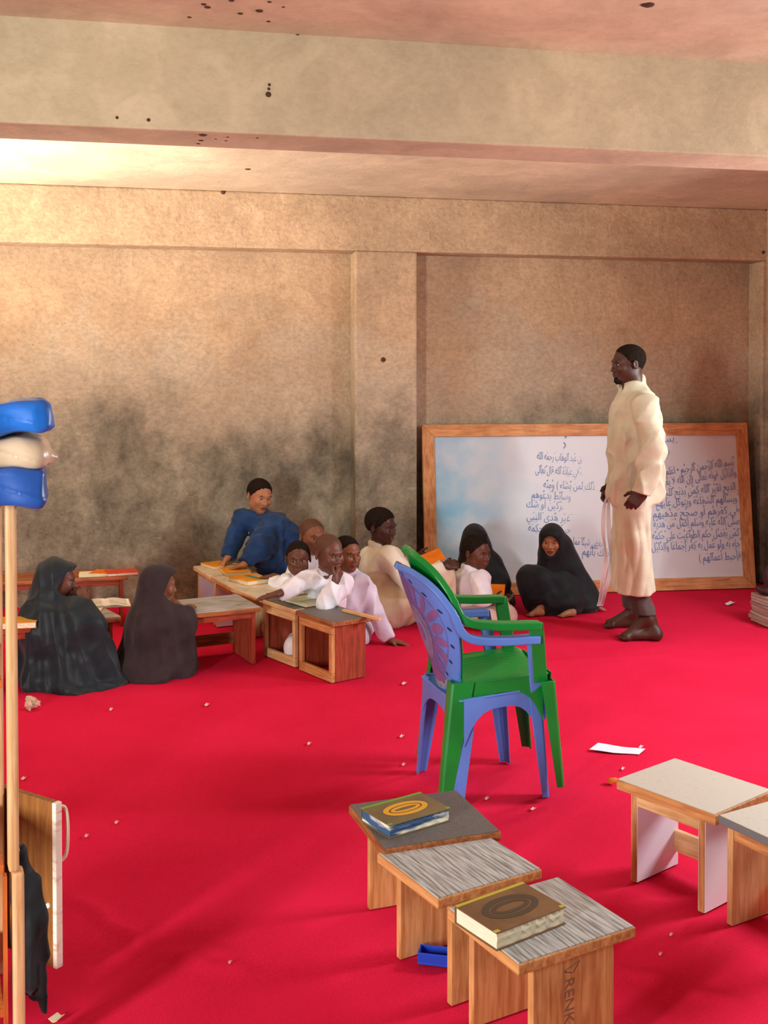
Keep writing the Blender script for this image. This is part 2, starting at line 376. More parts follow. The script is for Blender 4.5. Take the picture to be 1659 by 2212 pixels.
def text_mesh(name, body, size, m, parent, loc, rot, width=None, bold=0.0):
    cu = bpy.data.curves.new(name, 'FONT'); cu.body = body; cu.size = size; cu.offset = bold; cu.resolution_u = 2; cu.extrude = .0004
    to = bpy.data.objects.new(name, cu); COL.objects.link(to)
    dg = bpy.context.evaluated_depsgraph_get(); me = bpy.data.meshes.new_from_object(to.evaluated_get(dg))
    bpy.data.objects.remove(to); bpy.data.curves.remove(cu)
    me.materials.clear(); me.materials.append(m)
    if width and len(me.vertices):
        xs = [v.co.x for v in me.vertices]; k = width / max(1e-6, max(xs) - min(xs)); x0 = min(xs)
        for v in me.vertices: v.co.x = (v.co.x - x0) * k
    o = bpy.data.objects.new(name, me); COL.objects.link(o); o.parent = parent; o.location = loc; o.rotation_euler = rot; return o

pl, pr = F(919, 1291), F(1632, 1270)
BW = (pr - pl).to_2d().length; BH = 1.215; ba = math.atan2(pr.y - pl.y, pr.x - pl.x)
wb = thing('whiteboard', 'wide wooden-framed whiteboard with blue Arabic handwriting, standing on the floor against the wall', 'whiteboard', pl, ba)
LEAN = Matrix.Rotation(-rad(7.5), 4, 'X')          # board local: x along, z up its face, y into the wall
fw = .088
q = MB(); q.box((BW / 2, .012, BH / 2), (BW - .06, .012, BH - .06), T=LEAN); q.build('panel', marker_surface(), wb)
def framebar(poly, name, m):
    q = MB(); q.prism(poly, 1, -.012, .026, T=LEAN); q.build(name, m, wb, bevel=.003)
e = .0008
framebar([(e, 0), (BW - e, 0), (BW - fw, fw), (fw, fw)], 'frame_bar', WD_FRAME)
framebar([(e, BH), (BW - e, BH), (BW - fw, BH - fw), (fw, BH - fw)], 'frame_bar', WD_FRAME)
framebar([(0, e), (fw, fw + e), (fw, BH - fw - e), (0, BH - e)], 'frame_bar', WD_FRAME_Z)
framebar([(BW, e), (BW - fw, fw + e), (BW - fw, BH - fw - e), (BW, BH - e)], 'frame_bar', WD_FRAME_Z)
def bl(px, py):                                       # photo point -> board-local (x, z along the face)
    s = (px - 917) / (1628 - 917); return s * BW, (1290 - s * 21 - py) / (368) * BH * (1 + 0)
LINES = [((1424, 1492, 968, 983), 'نواقض الإسلام'), ((1160, 1312, 986, 992), 'للشيخ محمد بن عبد الوهاب رحمه الله'),
    ((1426, 1597, 1018, 990), 'بسم الله الرحمن الرحيم • اعلم أن'), ((1156, 1310, 1016, 1022), 'الأول : الشرك في عبادة الله قال تعالى'),
    ((1428, 1598, 1040, 1014), 'والدليل قوله تعالى (إن الله لا يغفر'), ((1172, 1312, 1048, 1052), 'دون ذلك لمن يشاء ) ومنه'),
    ((1426, 1600, 1064, 1045), 'الذبح لغير الله كمن يذبح للجن'), ((1146, 1312, 1070, 1078), 'بينه وبين الله وسائط يدعوهم'),
    ((1416, 1602, 1086, 1072), 'ويسألهم الشفاعة ويتوكل عليهم'), ((1134, 1312, 1090, 1100), 'من لم يكفر المشركين أو شك'),
    ((1408, 1600, 1110, 1098), 'في كفرهم أو صحح مذهبهم'), ((1134, 1312, 1117, 1124), 'من اعتقد أن غير هدي النبي'),
    ((1408, 1600, 1132, 1122), 'صلى الله عليه وسلم أكمل من هديه'), ((1136, 1312, 1142, 1150), 'وأن حكم غيره أحسن من حكمه'),
    ((1404, 1602, 1158, 1148), 'كمن يفضل حكم الطواغيت على حكمه'), ((1232, 1312, 1170, 1176), 'من أبغض شيئا مما'),
    ((1402, 1602, 1182, 1172), 'جاء به ولو عمل به كفر إجماعا والدليل'), ((1250, 1312, 1192, 1196), 'ذلك بأنهم'),
    ((1506, 1604, 1205, 1199), '(فأحبط أعمالهم )'), ((1430, 1470, 944, 940), 'بسـ'), ((1216, 1232, 957, 950), 'ر')]
for (xa, xb, ya, yb), body in LINES:
    (x0, z0), (x1, z1) = bl(xa, ya + 6), bl(xb, yb + 6)
    a = math.atan2(z1 - z0, x1 - x0)
    p = LEAN @ Vector((x0, .0035, z0))
    text_mesh('handwriting', shape_arabic(body.replace('ـ', '')), .078, INK, wb, p, (rad(90) - rad(7.5), -a, 0), width=math.hypot(x1 - x0, z1 - z0), bold=-.0006)['kind'] = 'stuff'

# ================================================================== DESKS
LAM_GREY = mat('grey_wood_laminate', 'bcbfbd', .45, '777471', 5, (2.2, 30, 30), lo=.34, hi=.62)
LAM_GREY_Y = mat('grey_wood_laminate_across', 'bcbdbb', .45, '6e6b6a', 9, (60, 5, 60), lo=.38, hi=.6)
LAM_DARK = mat('dark_laminate', '6f6a66', .5, '595450', 12, (30, 30, 30), lo=.4, hi=.6)
LAM_WHITE = mat('white_laminate', 'c3beb2', .55, 'b5b0a4', 60, lo=.3, hi=.4)
LAM_CREAM = mat('cream_laminate', 'd8d2bf', .5, 'c4bda8', 12)
LAM_LILAC = mat('white_panel', 'e6e2ee', .5)
W_LIGHT = {a: wood('light_wood_' + a, 'd29a63', 'b37340', a) for a in 'xyz'}
W_DARK = {a: wood('brown_wood_' + a, 'a8663a', '7c4524', a) for a in 'xyz'}
W_RED = {a: wood('red_wood_' + a, 'a4452b', '853320', a) for a in 'xyz'}
W_PALE = {a: wood('pale_wood_' + a, 'e3bd8c', 'cf9e66', a) for a in 'xyz'}
EDGE_GREY = mat('grey_edge', '6f7073', .5)
def desk(p0, p1, dep, h, label, lam, plank, edge, th=.024, ov=.03, panel=None, apron=None, stretcher=None, frame=None, group=None, leg_in=.03, back=None, ovf=None):
    ovf = ov if ovf is None else ovf
    """low floor desk: p0-p1 is the near long edge of its top (photo points at height h)"""
    a, c = F(*p0, h), F(*p1, h); wd = (c - a).to_2d().length; rz = math.atan2(c.y - a.y, c.x - a.x)
    t = thing('floor_desk', label, 'desk', (a.x, a.y, 0), rz, group)
    q = MB(); q.box((wd / 2, dep / 2, h - th / 2 - .0015), (wd, dep, th)); top = q.build('top', edge, t, bevel=.003)
    q = MB(); q.box((wd / 2, dep / 2, h - .0002), (wd - .008, dep - .008, .0026)); q.build('laminate', lam, top)
    hh = h - th - .0015; pt = .02
    xs = (leg_in + pt / 2, wd - leg_in - pt / 2)
    for x in xs:
        ym, yl = (ov + dep - ovf) / 2, dep - ov - ovf
        q = MB(); q.box((x, ym, hh / 2), (pt, yl, hh - .0008))
        if panel:
            leg = q.build('leg_panel', plank['z'], t, bevel=.0015)
            for s in (-1, 1):
                q = MB(); q.box((x + s * (pt / 2 + .0008), ym, hh / 2), (.0016, yl - .004, hh - .004)); q.build('facing', panel, leg)
        else: q.build('leg_panel', plank['z'], t, bevel=.002)
    x0, x1 = xs[0] + pt / 2, xs[1] - pt / 2
    if apron:
        q = MB(); q.box(((x0 + x1) / 2, ov + .012, hh - .019), (x1 - x0 - .001, .018, .036)); q.build('apron', apron['x'], t, bevel=.0015)
    if stretcher:
        q = MB(); q.box(((x0 + x1) / 2, dep - ovf - .012, .08), (x1 - x0 - .001, .018, .065)); q.build('stretcher', stretcher['x'], t, bevel=.0015)
    if frame:                                        # open face frame on the near side
        fr = frame
        for z, hgt, nm in ((hh - .022, .04, 'frame_rail'), (.024, .046, 'frame_rail')):
            q = MB(); q.box((wd / 2, ov - .011, z), (wd - 2 * leg_in - .001, .02, hgt)); q.build(nm, fr['x'], t, bevel=.0015)
        for x in (leg_in + .014, wd - leg_in - .014):
            q = MB(); q.box((x, ov - .011, (hh - .042 + .047) / 2), (.026, .02, hh - .042 - .049)); q.build('frame_post', fr['z'], t, bevel=.0015)
    if back:
        q = MB(); q.box(((x0 + x1) / 2, dep - ov - .008, hh / 2), (x1 - x0 - .001, .012, hh - .002)); q.build('back_panel', back['z'], t)
    return t, wd
# three desks in the foreground
d1, w1 = desk((752.8, 1737.9), (828.6, 1834.2), .335, .295, 'low wooden desk with dark laminate top, behind two other desks, holding the green book', LAM_DARK, W_LIGHT, W_DARK['x'], leg_in=.02, ov=.05)
d2, w2 = desk((814.3, 1842.3), (945.4, 1942.7), .313, .280, 'low wooden desk with bare striped grey top, no book, between two others', LAM_GREY, W_LIGHT, W_LIGHT['x'], leg_in=.015, ov=.05)
d3, w3 = desk((966, 1961.3), (1119.8, 2084.3), .325, .280, 'low wooden desk nearest the camera, striped grey top carrying the thick brown book', LAM_GREY, W_LIGHT, W_LIGHT['x'], leg_in=.015, ov=.05)
# pencil marks on the near leg panel of the front desk
PENCIL = mat('pencil', '8a6048', .8)
leg = [c for c in d3.children if c.name.startswith('leg_panel')][-1]
q = MB()
xx = w3 - .015 + .0006
def stroke(pts, r=.0011):
    q.tube([(xx, y, z) for y, z in pts], r, 5)
y0 = .15
stroke([(y0 - .02, .222), (y0 + .022, .236), (y0 + .004, .214), (y0 - .02, .222)])
text_objs = []
q.build('pencil_mark', PENCIL, leg)
text_mesh('pencil_lettering', 'RENKO', .040, PENCIL, leg, (w3 - .015 + .0004, y0 - .018, .205), Vector((0, 0, 0)), bold=.0).rotation_euler = Matrix(((0, 0, 1), (0, 1, 0), (-1, 0, 0))).to_euler()

# two white desks on the right
d4, w4 = desk((1331.4, 1682.5), (1545.6, 1760.8), .29, .30, 'low desk with cream-white top, white inner panels and plywood edge, right of the chairs', LAM_WHITE, W_LIGHT, W_LIGHT['x'], th=.03, panel=LAM_LILAC, apron=W_PALE, stretcher=W_PALE, ov=.015, ovf=.07, leg_in=.045)
d5, w5 = desk((1551, 1760.5), (1752, 1853), .29, .30, 'low white-topped desk with grey edge, cut off by the right border', LAM_WHITE, W_PALE, EDGE_GREY, th=.022, apron=W_LIGHT, stretcher=W_PALE, ov=.015, ovf=.07, leg_in=.02)
# the row of desks in front of the boys, from far to near
ROWG = 'desks in the row before the boys'
HB = .31
e1, _ = desk((417, 1223), (453, 1244), .30, HB, 'farthest desk of the boys\' row, white panels and pale apron, by the wall', LAM_CREAM, W_PALE, W_PALE['x'], panel=LAM_LILAC, apron=W_PALE, group=ROWG, leg_in=.004)
e2, _ = desk((455, 1246), (495, 1267), .30, HB, 'desk with white panels under the yellow books, second from the wall', LAM_CREAM, W_PALE, W_PALE['x'], panel=LAM_LILAC, apron=W_PALE, group=ROWG, leg_in=.004)
e3, _ = desk((497, 1268), (564, 1293), .30, HB, 'pale wooden desk holding a thick open yellow book, middle of the boys\' row', LAM_CREAM, W_PALE, W_PALE['x'], apron=W_PALE, stretcher=W_PALE, group=ROWG, leg_in=.01)
e4, _ = desk((566, 1294.5), (636.5, 1316.5), .29, HB, 'open-fronted desk with pale frame and white knee inside, where the boy rests his elbow', LAM_DARK, W_RED, W_PALE['x'], frame=W_PALE, group=ROWG, ov=.025, leg_in=.004)
e5, _ = desk((638.2, 1318.5), (718, 1345), .246, HB, 'box-like reddish desk with dark top and pale open frame, nearest end of the boys\' row', LAM_DARK, W_RED, W_DARK['x'], frame=W_LIGHT, group=ROWG, ov=.03, leg_in=.02, back=W_DARK)
# girls' desks
g2, _ = desk((405, 1327), (564, 1311), .38, HB, 'grey-topped desk with dark legs right of the girl in brown', LAM_GREY, W_RED, W_DARK['x'], apron=W_RED, stretcher=W_DARK, leg_in=.02)
g1, _ = desk((112, 1350), (262, 1331), .36, HB, 'brown desk with open white books between the two robed girls', LAM_GREY, W_DARK, W_DARK['x'], apron=W_DARK, leg_in=.035)
g0, _ = desk((-70, 1368), (96, 1352), .30, HB, 'brown desk at the left border behind the girl in black', LAM_DARK, W_DARK, W_RED['x'], apron=W_RED)
k1, _ = desk((86, 1254), (277, 1245), .30, .31, 'red-brown desk against the wall carrying loose orange notebooks', W_DARK['x'], W_RED, W_DARK['x'], th=.02, apron=W_RED, leg_in=.03)
k2, _ = desk((-104, 1263), (82, 1254.5), .30, .31, 'red-brown desk against the wall behind the wooden post', W_DARK['x'], W_RED, W_DARK['x'], th=.02, apron=W_RED, leg_in=.03)

# ================================================================== BOOKS
PAGE = mat('page_edges', 'efe6cf', .9, 'd8cba9', 30, (1, 1, 60)); PAGE_W = mat('white_page', 'f3efe4', .9, 'e2dccb', 18)
PAGE_BLUE = mat('ink_stained_pages', 'e6e2d0', .9, '39567c', 7, (1, 1, 6), lo=.44, hi=.56)
def book(px, py, zt, L_, W_, T_, rz, label, cover, pages, deco=None, group=None, name='book', z0=None):
    """closed book lying flat; local x along the spine, spine on +y"""
    c = F(px, py, zt)
    t = thing(name, label, 'book', (c.x, c.y, zt if z0 is None else z0), rz, group); ct = .0028
    q = MB(); q.box((0, 0, ct / 2), (L_, W_, ct)); q.box((0, 0, T_ - ct / 2), (L_, W_, ct)); q.box((0, W_ / 2 - .0015, T_ / 2), (L_, .003, T_ - .001))
    q.build('cover', cover, t, bevel=.0008)
    q = MB(); n = 14
    rings = []
    for i in range(n + 1):
        x = -L_ / 2 + .004 + (L_ - .008) * i / n; wv = .0008 * math.sin(i * 1.9) + .0005 * math.sin(i * 4.1)
        rings.append([Vector((x, -W_ / 2 + .004 + wv, ct)), Vector((x, W_ / 2 - .003, ct)), Vector((x, W_ / 2 - .003, T_ - ct)), Vector((x, -W_ / 2 + .005 - wv, T_ - ct)), Vector((x, -W_ / 2 + .002 + wv * 1.6, T_ * .6)), Vector((x, -W_ / 2 + .004 - wv, T_ * .35))])
    q.loft(rings); q.build('page_block', pages, t)
    if deco:
        rx, ry, mt, brd = deco
        def ring(a, b_, wdt, z, m, nm):
            q = MB(); N_ = 40; ou = []; inn = []
            for i in range(N_):
                th = 2 * math.pi * i / N_; ex = math.copysign(abs(math.cos(th)) ** 1.0, math.cos(th)); k = 1
                ou.append((a * ex * k, b_ * math.sin(th) * k, z)); inn.append((max(.001, a - wdt) * ex, max(.001, b_ - wdt) * math.sin(th), z))
            q.add(ou + inn, [(i, (i + 1) % N_, N_ + (i + 1) % N_, N_ + i) for i in range(N_)]); q.build(nm, m, t)
        ring(rx, ry, .016, T_ + .0005, mt, 'medallion')
        ring(rx - .022, ry - .02, .012, T_ + .0005, mt, 'medallion')
        q = MB(); z = T_ + .0005; bw = .005
        q.box((0, W_ / 2 - bw, z), (L_ - .002, bw * 2, .0006)); q.build('border_strip', brd, t)
        for sx in (-1, 1):
            q = MB(); q.box((sx * (L_ / 2 - .006), -W_ / 2 + .006, z), (.014, .01, .0006)); q.build('corner', brd, t)
    return t
def ang_px(pa, pb, z):
    a, b_ = F(*pa, z), F(*pb, z); return math.atan2(b_.y - a.y, b_.x - a.x), (b_ - a).length
rb, lb = ang_px((1060, 2036), (1214, 1976), .28)
BR = mat('brown_cover', '7d5e3c', .5, '6b4d30', 12); DK = mat('dark_print', '4c4030', .5); YG = mat('yellow_green_border', 'b5a83c', .5)
bk = book(1102, 1997, .28, .205, .145, .04, rb, 'thick brown book with dark oval medallion, lying on the front desk', BR, PAGE, (.075, .045, DK, YG), z0=.2815)
OL = mat('olive_cover', '7a6b45', .45, '66583a', 10); YL = mat('gold_print', 'd39b2a', .5); GN = mat('green_border', '6f9a35', .5)
rb1, _ = ang_px((800, 1808), (958, 1762), .295)
bk2 = book(876, 1775, .295, .205, .14, .036, rb1, 'olive and gold book with blue-stained page edges on the dark-topped desk', OL, PAGE_BLUE, (.07, .04, YL, GN), z0=.2965)

YEL = mat('yellow_cover', 'e9a020', .55, 'd98c12', 14); ORG = mat('orange_cover', 'e87d14', .55, 'd96e0e', 14); CRM = mat('cream_cover', 'e8dfc4', .7); TEAL = mat('teal_print', '4f8f7f', .6)
def zb_(t): return HB + .0015
ra = math.atan2(F(566, 1294, HB).y - F(453, 1246, HB).y, F(566, 1294, HB).x - F(453, 1246, HB).x)
book(470, 1224, HB, .20, .15, .018, ra + .1, 'yellow book under the blue boy\'s hands, farthest on the row', YEL, PAGE, z0=HB + .0015, name='exercise_book')
book(508, 1238, HB, .21, .16, .022, ra - .2, 'yellow-orange book in the middle of the boys\' row', YEL, PAGE, z0=HB + .0015, name='exercise_book')
t = book(540, 1257, HB, .22, .17, .026, ra + .15, 'thick yellow book with teal stripe, nearest of the yellow books', YEL, PAGE, z0=HB + .0015, name='exercise_book')
q = MB(); q.box((0, .02, .0266), (.16, .035, .0008)); q.build('stripe', TEAL, t)

def open_book(c, rz, L_, W_, label, m=PAGE_W, cover=CRM, z=None, T_=.014, group=None):
    """open book: two curved page halves over a thin cover; local x across the spread"""
    t = thing('open_book', label, 'book', c, rz, group); n = 10
    q = MB(); q.box((0, 0, .0015), (2 * W_ + .006, L_ + .006, .003)); q.build('cover', cover, t)
    for s in (-1, 1):
        q = MB(); rings = []
        for i in range(n + 1):
            u = i / n; x = s * W_ * u; h = .003 + T_ * (math.sin(math.pi * min(1, u * 1.15 + .1)) * .55 + .35 * (1 - u)) + .001
            rings.append([Vector((x, -L_ / 2, .003)), Vector((x, L_ / 2, .003)), Vector((x, L_ / 2, h)), Vector((x, -L_ / 2, h))])
        q.loft(rings); pg = q.build('page_half', m, t, smooth=False)
        q = MB()
        for k in range(8):
            yy = L_ / 2 - .022 - k * (L_ - .04) / 8; u0, u1 = .16, .88
            pts = []
            for i in range(7):
                u = u0 + (u1 - u0) * i / 6; h = .003 + T_ * (math.sin(math.pi * min(1, u * 1.15 + .1)) * .55 + .35 * (1 - u)) + .0016
                pts.append((s * W_ * u, yy, h))
            q.add([(x, y - .0022, z_) for x, y, z_ in pts] + [(x, y + .0022, z_) for x, y, z_ in pts], [(i, i + 1, i + 8, i + 7) for i in range(6)])
        q.build('print_lines', mat('grey_print', '9a9690', .9), pg)
    return t
c = F(228, 1306, HB); open_book((c.x, c.y, HB + .0015), .3, .20, .125, 'open book with white pages on the desk between the robed girls', cover=mat('tan_cover', 'c8a878', .7))
c = F(180, 1316, HB); open_book((c.x, c.y, HB + .0015), .1, .17, .10, 'open book below the black-robed girl\'s raised hand', cover=mat('tan_cover', 'c8a878', .7))
c = F(664, 1300, HB); open_book((c.x, c.y, HB + .0015), ra + rad(8), .20, .13, 'open book with greenish pages under the resting boy\'s elbow', mat('greenish_page', 'd9dcc0', .9, 'c3c99f', 14), mat('dark_cover', '3b3a34', .6))
# notebooks on the desk by the wall
for i, (px, py, rz, m, lab) in enumerate(((205, 1242, .25, CRM, 'cream notebook at the left of the pile on the red-brown desk'), (232, 1240, -.1, ORG, 'orange notebook in the middle of the red-brown desk'), (262, 1240, .4, mat('red_cover', 'c9442c', .6), 'red notebook overhanging the right end of the red-brown desk'))):
    book(px, py, .31, .19, .14, .012 + .003 * i, rz, lab, m, PAGE, z0=.3112, name='notebook', group='notebooks on the desk by the wall')
book(36, 1352, HB, .2, .15, .03, .2, 'yellow book on the desk at the left border', mat('dull_yellow_cover', 'c68a24', .6), PAGE, z0=HB + .0015)
# wooden ruler/slate edge on the near desk of the row
c0, c1 = F(742, 1321, HB), F(822, 1341, HB)
q = MB(); m_ = (c0 + c1) / 2; L_ = (c1 - c0).length; q.box((0, 0, .006), (L_, .022, .012)); o = q.build('wooden_slat', W_PALE['x'], bevel=.001); o.location = (m_.x, m_.y, HB + .0018); o.rotation_euler = (0, 0, math.atan2(c1.y - c0.y, c1.x - c0.x)); tag(o, 'pale wooden slat lying along the edge of the dark box-like desk', 'slat')

# ================================================================== PLASTIC CHAIRS
BLUE = mat('blue_plastic', '5f86d8', .38, '567bcb', 5, spec=.4); GREEN = mat('green_plastic', '0f8a35', .32, '0c7a2d', 5, spec=.45)
PINK = mat('pink_print', '8f5c90', .5, '70629e', 40, lo=.4, hi=.6); GREYP = mat('grey_violet_print', '6f6c93', .5, '8f84a6', 60); DARKP = mat('dark_hole', '26314f', .7); WORN = mat('worn_print', '9fa7ad', .6, '7a86a8', 40)
def chair(loc, rz, plastic, label, deco, spread=(0, 0, 0)):
    t = thing('plastic_chair', label, 'chair', loc, rz, 'stacked plastic chairs')
    S = {}
    # --- legs: angle section plates, outer corner outward
    def leg(ft, tp, wx, wy, th=.006):
        sx = 1 if ft[0] > 0 else -1; sy = 1 if ft[1] > 0 else -1; rings = []
        for i in range(7):
            k = i / 6; p = Vector(ft) * (1 - k) + Vector(tp) * k; a = wx * (.55 + .45 * k); b_ = wy * (.55 + .45 * k)
            x, y, z = p; r = .012
            rings.append([Vector((x, y - sy * r, z)), Vector((x - sx * r * .3, y - sy * r * .3, z)), Vector((x - sx * r, y, z)), Vector((x - sx * a, y, z)), Vector((x - sx * a, y - sy * th, z)),
                          Vector((x - sx * (a * .5), y - sy * th, z)), Vector((x - sx * (a * .5), y - sy * (th + .006), z)), Vector((x - sx * th, y - sy * (th + .006), z)), Vector((x - sx * th, y - sy * b_, z)), Vector((x, y - sy * b_, z))])
        q = MB(); q.loft(rings); q.build('leg', plastic, t, bevel=.0015)
    for sy in (1, -1):
        leg((-.20 - spread[0], sy * (.195 + spread[1]), 0), (-.175 - spread[0] * .6, sy * (.175 + spread[1]), .385), .085, .06)
        leg((.185 + spread[2], sy * (.195 + spread[1]), 0), (.15 + spread[2] * .9, sy * (.20 + spread[1]), .385), .055, .07)
    # --- seat with fine ribs
    q = MB(); nx, ny = 26, 61; top = []; bot = []
    for i in range(nx):
        x = -.185 + .35 * i / (nx - 1)
        for j in range(ny):
            y = -.195 + .39 * j / (ny - 1); yy = y * (1 + .04 * (x / .19)) * (1 - .13 * max(0, (abs(x + .01) - .12) / .055) ** 2)
            z = .395 + .018 * (x / .19) - .018 * (1 - (y / .195) ** 2) * (1 - (x / .19) ** 4) - .02 * max(0, (x - .13) / .06) ** 2 + (.02 if abs(y) > .165 else 0) * 0
            rib = (.003 if j % 4 < 2 else -.002) * (1 if abs(y) < .15 and abs(x) < .15 else 0)
            top.append(Vector((x, yy, z + rib))); bot.append(Vector((x, yy, z - .006)))
    n = nx * ny; fs = []
    for i in range(nx - 1):
        for j in range(ny - 1):
            a = i * ny + j; fs.append((a, a + ny, a + ny + 1, a + 1)); fs.append((n + a, n + a + 1, n + a + ny + 1, n + a + ny))
    for j in range(ny - 1):
        for a in (j, (nx - 1) * ny + j): fs.append((a, a + 1, n + a + 1, n + a))
    for i in range(nx - 1):
        for a in (i * ny, i * ny + ny - 1): fs.append((a, a + ny, n + a + ny, n + a))
    q.add(top + bot, fs); q.build('seat', plastic, t, smooth=True)
    # --- arched skirts between the legs
    def arch(x0, x1, za, zb2, drop):
        pts = [(x0, za), (x1, zb2)]; k = 12; low = []
        for i in range(k + 1):
            u = i / k; x = x1 + (x0 - x1) * u; zz = zb2 + (za - zb2) * u
            low.append((x, zz - .05 - drop * (abs(2 * u - 1) ** 3.2)))
        return pts + low
    for sy in (1, -1):
        q = MB(); q.prism(arch(-.15, .14, .385, .405, .12), 1, sy * .186, sy * .192); q.build('skirt', plastic, t, bevel=.001)
    q = MB(); q.prism(arch(-.17, .17, .405, .405, .08), 0, .172, .178); q.build('skirt', plastic, t, bevel=.001)
    q = MB(); q.prism(arch(-.15, .15, .375, .375, .08), 0, -.186, -.180); q.build('skirt', plastic, t, bevel=.001)
    # --- backrest: reclined oval shell, curved round the sitter
    def back_pt(a, h, off=0.0):
        """a in -1..1 across, h in 0..1 up"""
        x = -.165 - .165 * h ** 1.15; z = .37 + .464 * h
        hw = .10 + .115 * math.sin(min(1, h * 1.25) * math.pi * .5) if h < .62 else .215 * math.sqrt(max(0, 1 - ((h - .62) / .385) ** 2.3))
        y = a * hw; x += .07 * (a * a) * (hw / .2) ** 1.4
        return Vector((x + off, y, z + off * .3))
    q = MB(); na, nh = 24, 26; f_, b_ = [], []
    for i in range(nh + 1):
        for j in range(na + 1):
            a = 2 * j / na - 1; f_.append(back_pt(a, i / nh, .003)); b_.append(back_pt(a, i / nh, -.003))
    n = len(f_); w_ = na + 1; fs = []
    for i in range(nh):
        for j in range(na):
            a = i * w_ + j; fs.append((a, a + 1, a + 1 + w_, a + w_)); fs.append((n + a, n + a + w_, n + a + w_ + 1, n + a + 1))
        for a in (i * w_, i * w_ + na): fs.append((a, a + w_, n + a + w_, n + a))
    for j in range(na):
        for a in (j, nh * w_ + j): fs.append((a, a + 1, n + a + 1, n + a))
    q.add(f_ + b_, fs); bk_ = q.build('backrest', plastic, t, smooth=True)
    # rim tube of the backrest running down into the arms
    for sy in (1, -1):
        path = [back_pt(0, 1.0)] + [back_pt(sy * .98, h) for h in (.985, .93, .85, .74, .64)]
        path += [Vector((-.200, sy * .211, .690)), Vector((-.175, sy * .221, .632)), Vector((-.13, sy * .228, .605)), Vector((-.03, sy * .232, .594)), Vector((.07, sy * .232, .592)), Vector((.115, sy * .230, .590))]
        path = path[:5] + path[6:]
        pts = curve_pts(path, 5); rings = []
        for i, p in enumerate(pts):
            tg = (pts[min(i + 1, len(pts) - 1)] - pts[max(0, i - 1)]).normalized()
            k = i / (len(pts) - 1); hw = .012 + .014 * min(1, max(0, (k - .35) / .3)); th = .014 if k > .5 else .012
            side = Vector((0, 1, 0)); side = (side - tg * side.dot(tg)).normalized(); up = tg.cross(side)
            rings.append([p + side * hw + up * th, p - side * hw + up * th, p - side * hw - up * th, p + side * hw - up * th])
        q = MB(); q.loft(rings); q.build('armrest', plastic, t, bevel=.005, seg=3, smooth=False)
        # upright from the arm down to the front leg
        q = MB(); rings = []
        for i in range(6):
            k = i / 5; x = .125 + .03 * k; y = sy * (.232 - .036 * k); z = .60 - .225 * k; a = .032 + .004 * k; b_ = .010 - .005 * k
            xw = .052
            rings.append([Vector((x, y + sy * b_, z)), Vector((x, y - sy * b_, z)), Vector((x - xw, y - sy * b_, z)), Vector((x - xw, y + sy * b_, z))])
        q.loft(rings); q.build('arm_support', plastic, t, bevel=.003)
    if deco:
        OFF = -.0042
        def patch(outline, m, nm, off=OFF):
            q = MB(); c0 = [sum(p[0] for p in outline) / len(outline), sum(p[1] for p in outline) / len(outline)]
            vs = [back_pt(c0[0], c0[1], off)] + [back_pt(c0[0] + (a - c0[0]) * .5, c0[1] + (h - c0[1]) * .5, off) for a, h in outline] + [back_pt(a, h, off) for a, h in outline]
            k = len(outline); q.add(vs, [(0, 1 + i, 1 + (i + 1) % k) for i in range(k)] + [(1 + i, 1 + k + i, 1 + k + (i + 1) % k, 1 + (i + 1) % k) for i in range(k)])
            q.build(nm, m, bk_)
        el = lambda cx, cy, rx, ry, rot=0, N_=22: [(cx + rx * math.cos(t_) * math.cos(rot) - ry * math.sin(t_) * math.sin(rot) * .5, cy + rx * math.cos(t_) * math.sin(rot) * .5 + ry * math.sin(t_)) for t_ in [2 * math.pi * i / N_ for i in range(N_)]]
        patch(el(0, .48, .36, .22), GREYP, 'medallion', OFF - .0004)
        for rr_ in (.24, .12): patch(el(0, .48, rr_, rr_ * .62), mat('grey_blue_print', '7c84b0', .5) if rr_ > .2 else PINK, 'medallion', OFF - .0004 - .0006 * (.36 - rr_) / .12)
        patch(el(0, .09, .7, .07), WORN, 'worn_print'); patch(el(0, .13, .55, .05), PINK, 'printed_leaf', OFF - .0006)
        VIO = mat('violet_shaded_print', '6468ac', .5, '74609c', 30)
        patch(el(0, .50, .80, .43, 0, 30), VIO, 'shaded_ground', OFF + .0006)  # violet ground behind the leaves: shading of the averted back, put into colour
        for i in range(20):
            t_ = 2 * math.pi * (i + .5) / 20; cx, cy = .60 * math.cos(t_), .50 + .325 * math.sin(t_)
            patch(el(cx, cy, .155 + .03 * (i % 3), .042 + .008 * (i % 2), t_, 10), PINK, 'printed_leaf')
            cx, cy = .88 * math.cos(t_), .50 + .455 * math.sin(t_)
            patch(el(cx, cy, .05, .013, .5, 8), DARKP, 'pierced_slot')
    return t
cA, cC, cD = F(910, 1675), F(1093, 1650), F(1185, 1725)
cmid = Vector((.369, 3.957, 0)); crz = math.atan2(.30, .955)
chair(cmid, crz, BLUE, 'blue plastic armchair with pink patterned back, underneath the green one', True)
fx = Vector((math.cos(crz), math.sin(crz), 0))
gch = chair(cmid + fx * .035 + Vector((0, 0, .052)), crz, GREEN, 'green plastic armchair nested on top of the blue one', False, (.045, .026, .03))
gch.rotation_euler = (0, 0, crz - rad(8))

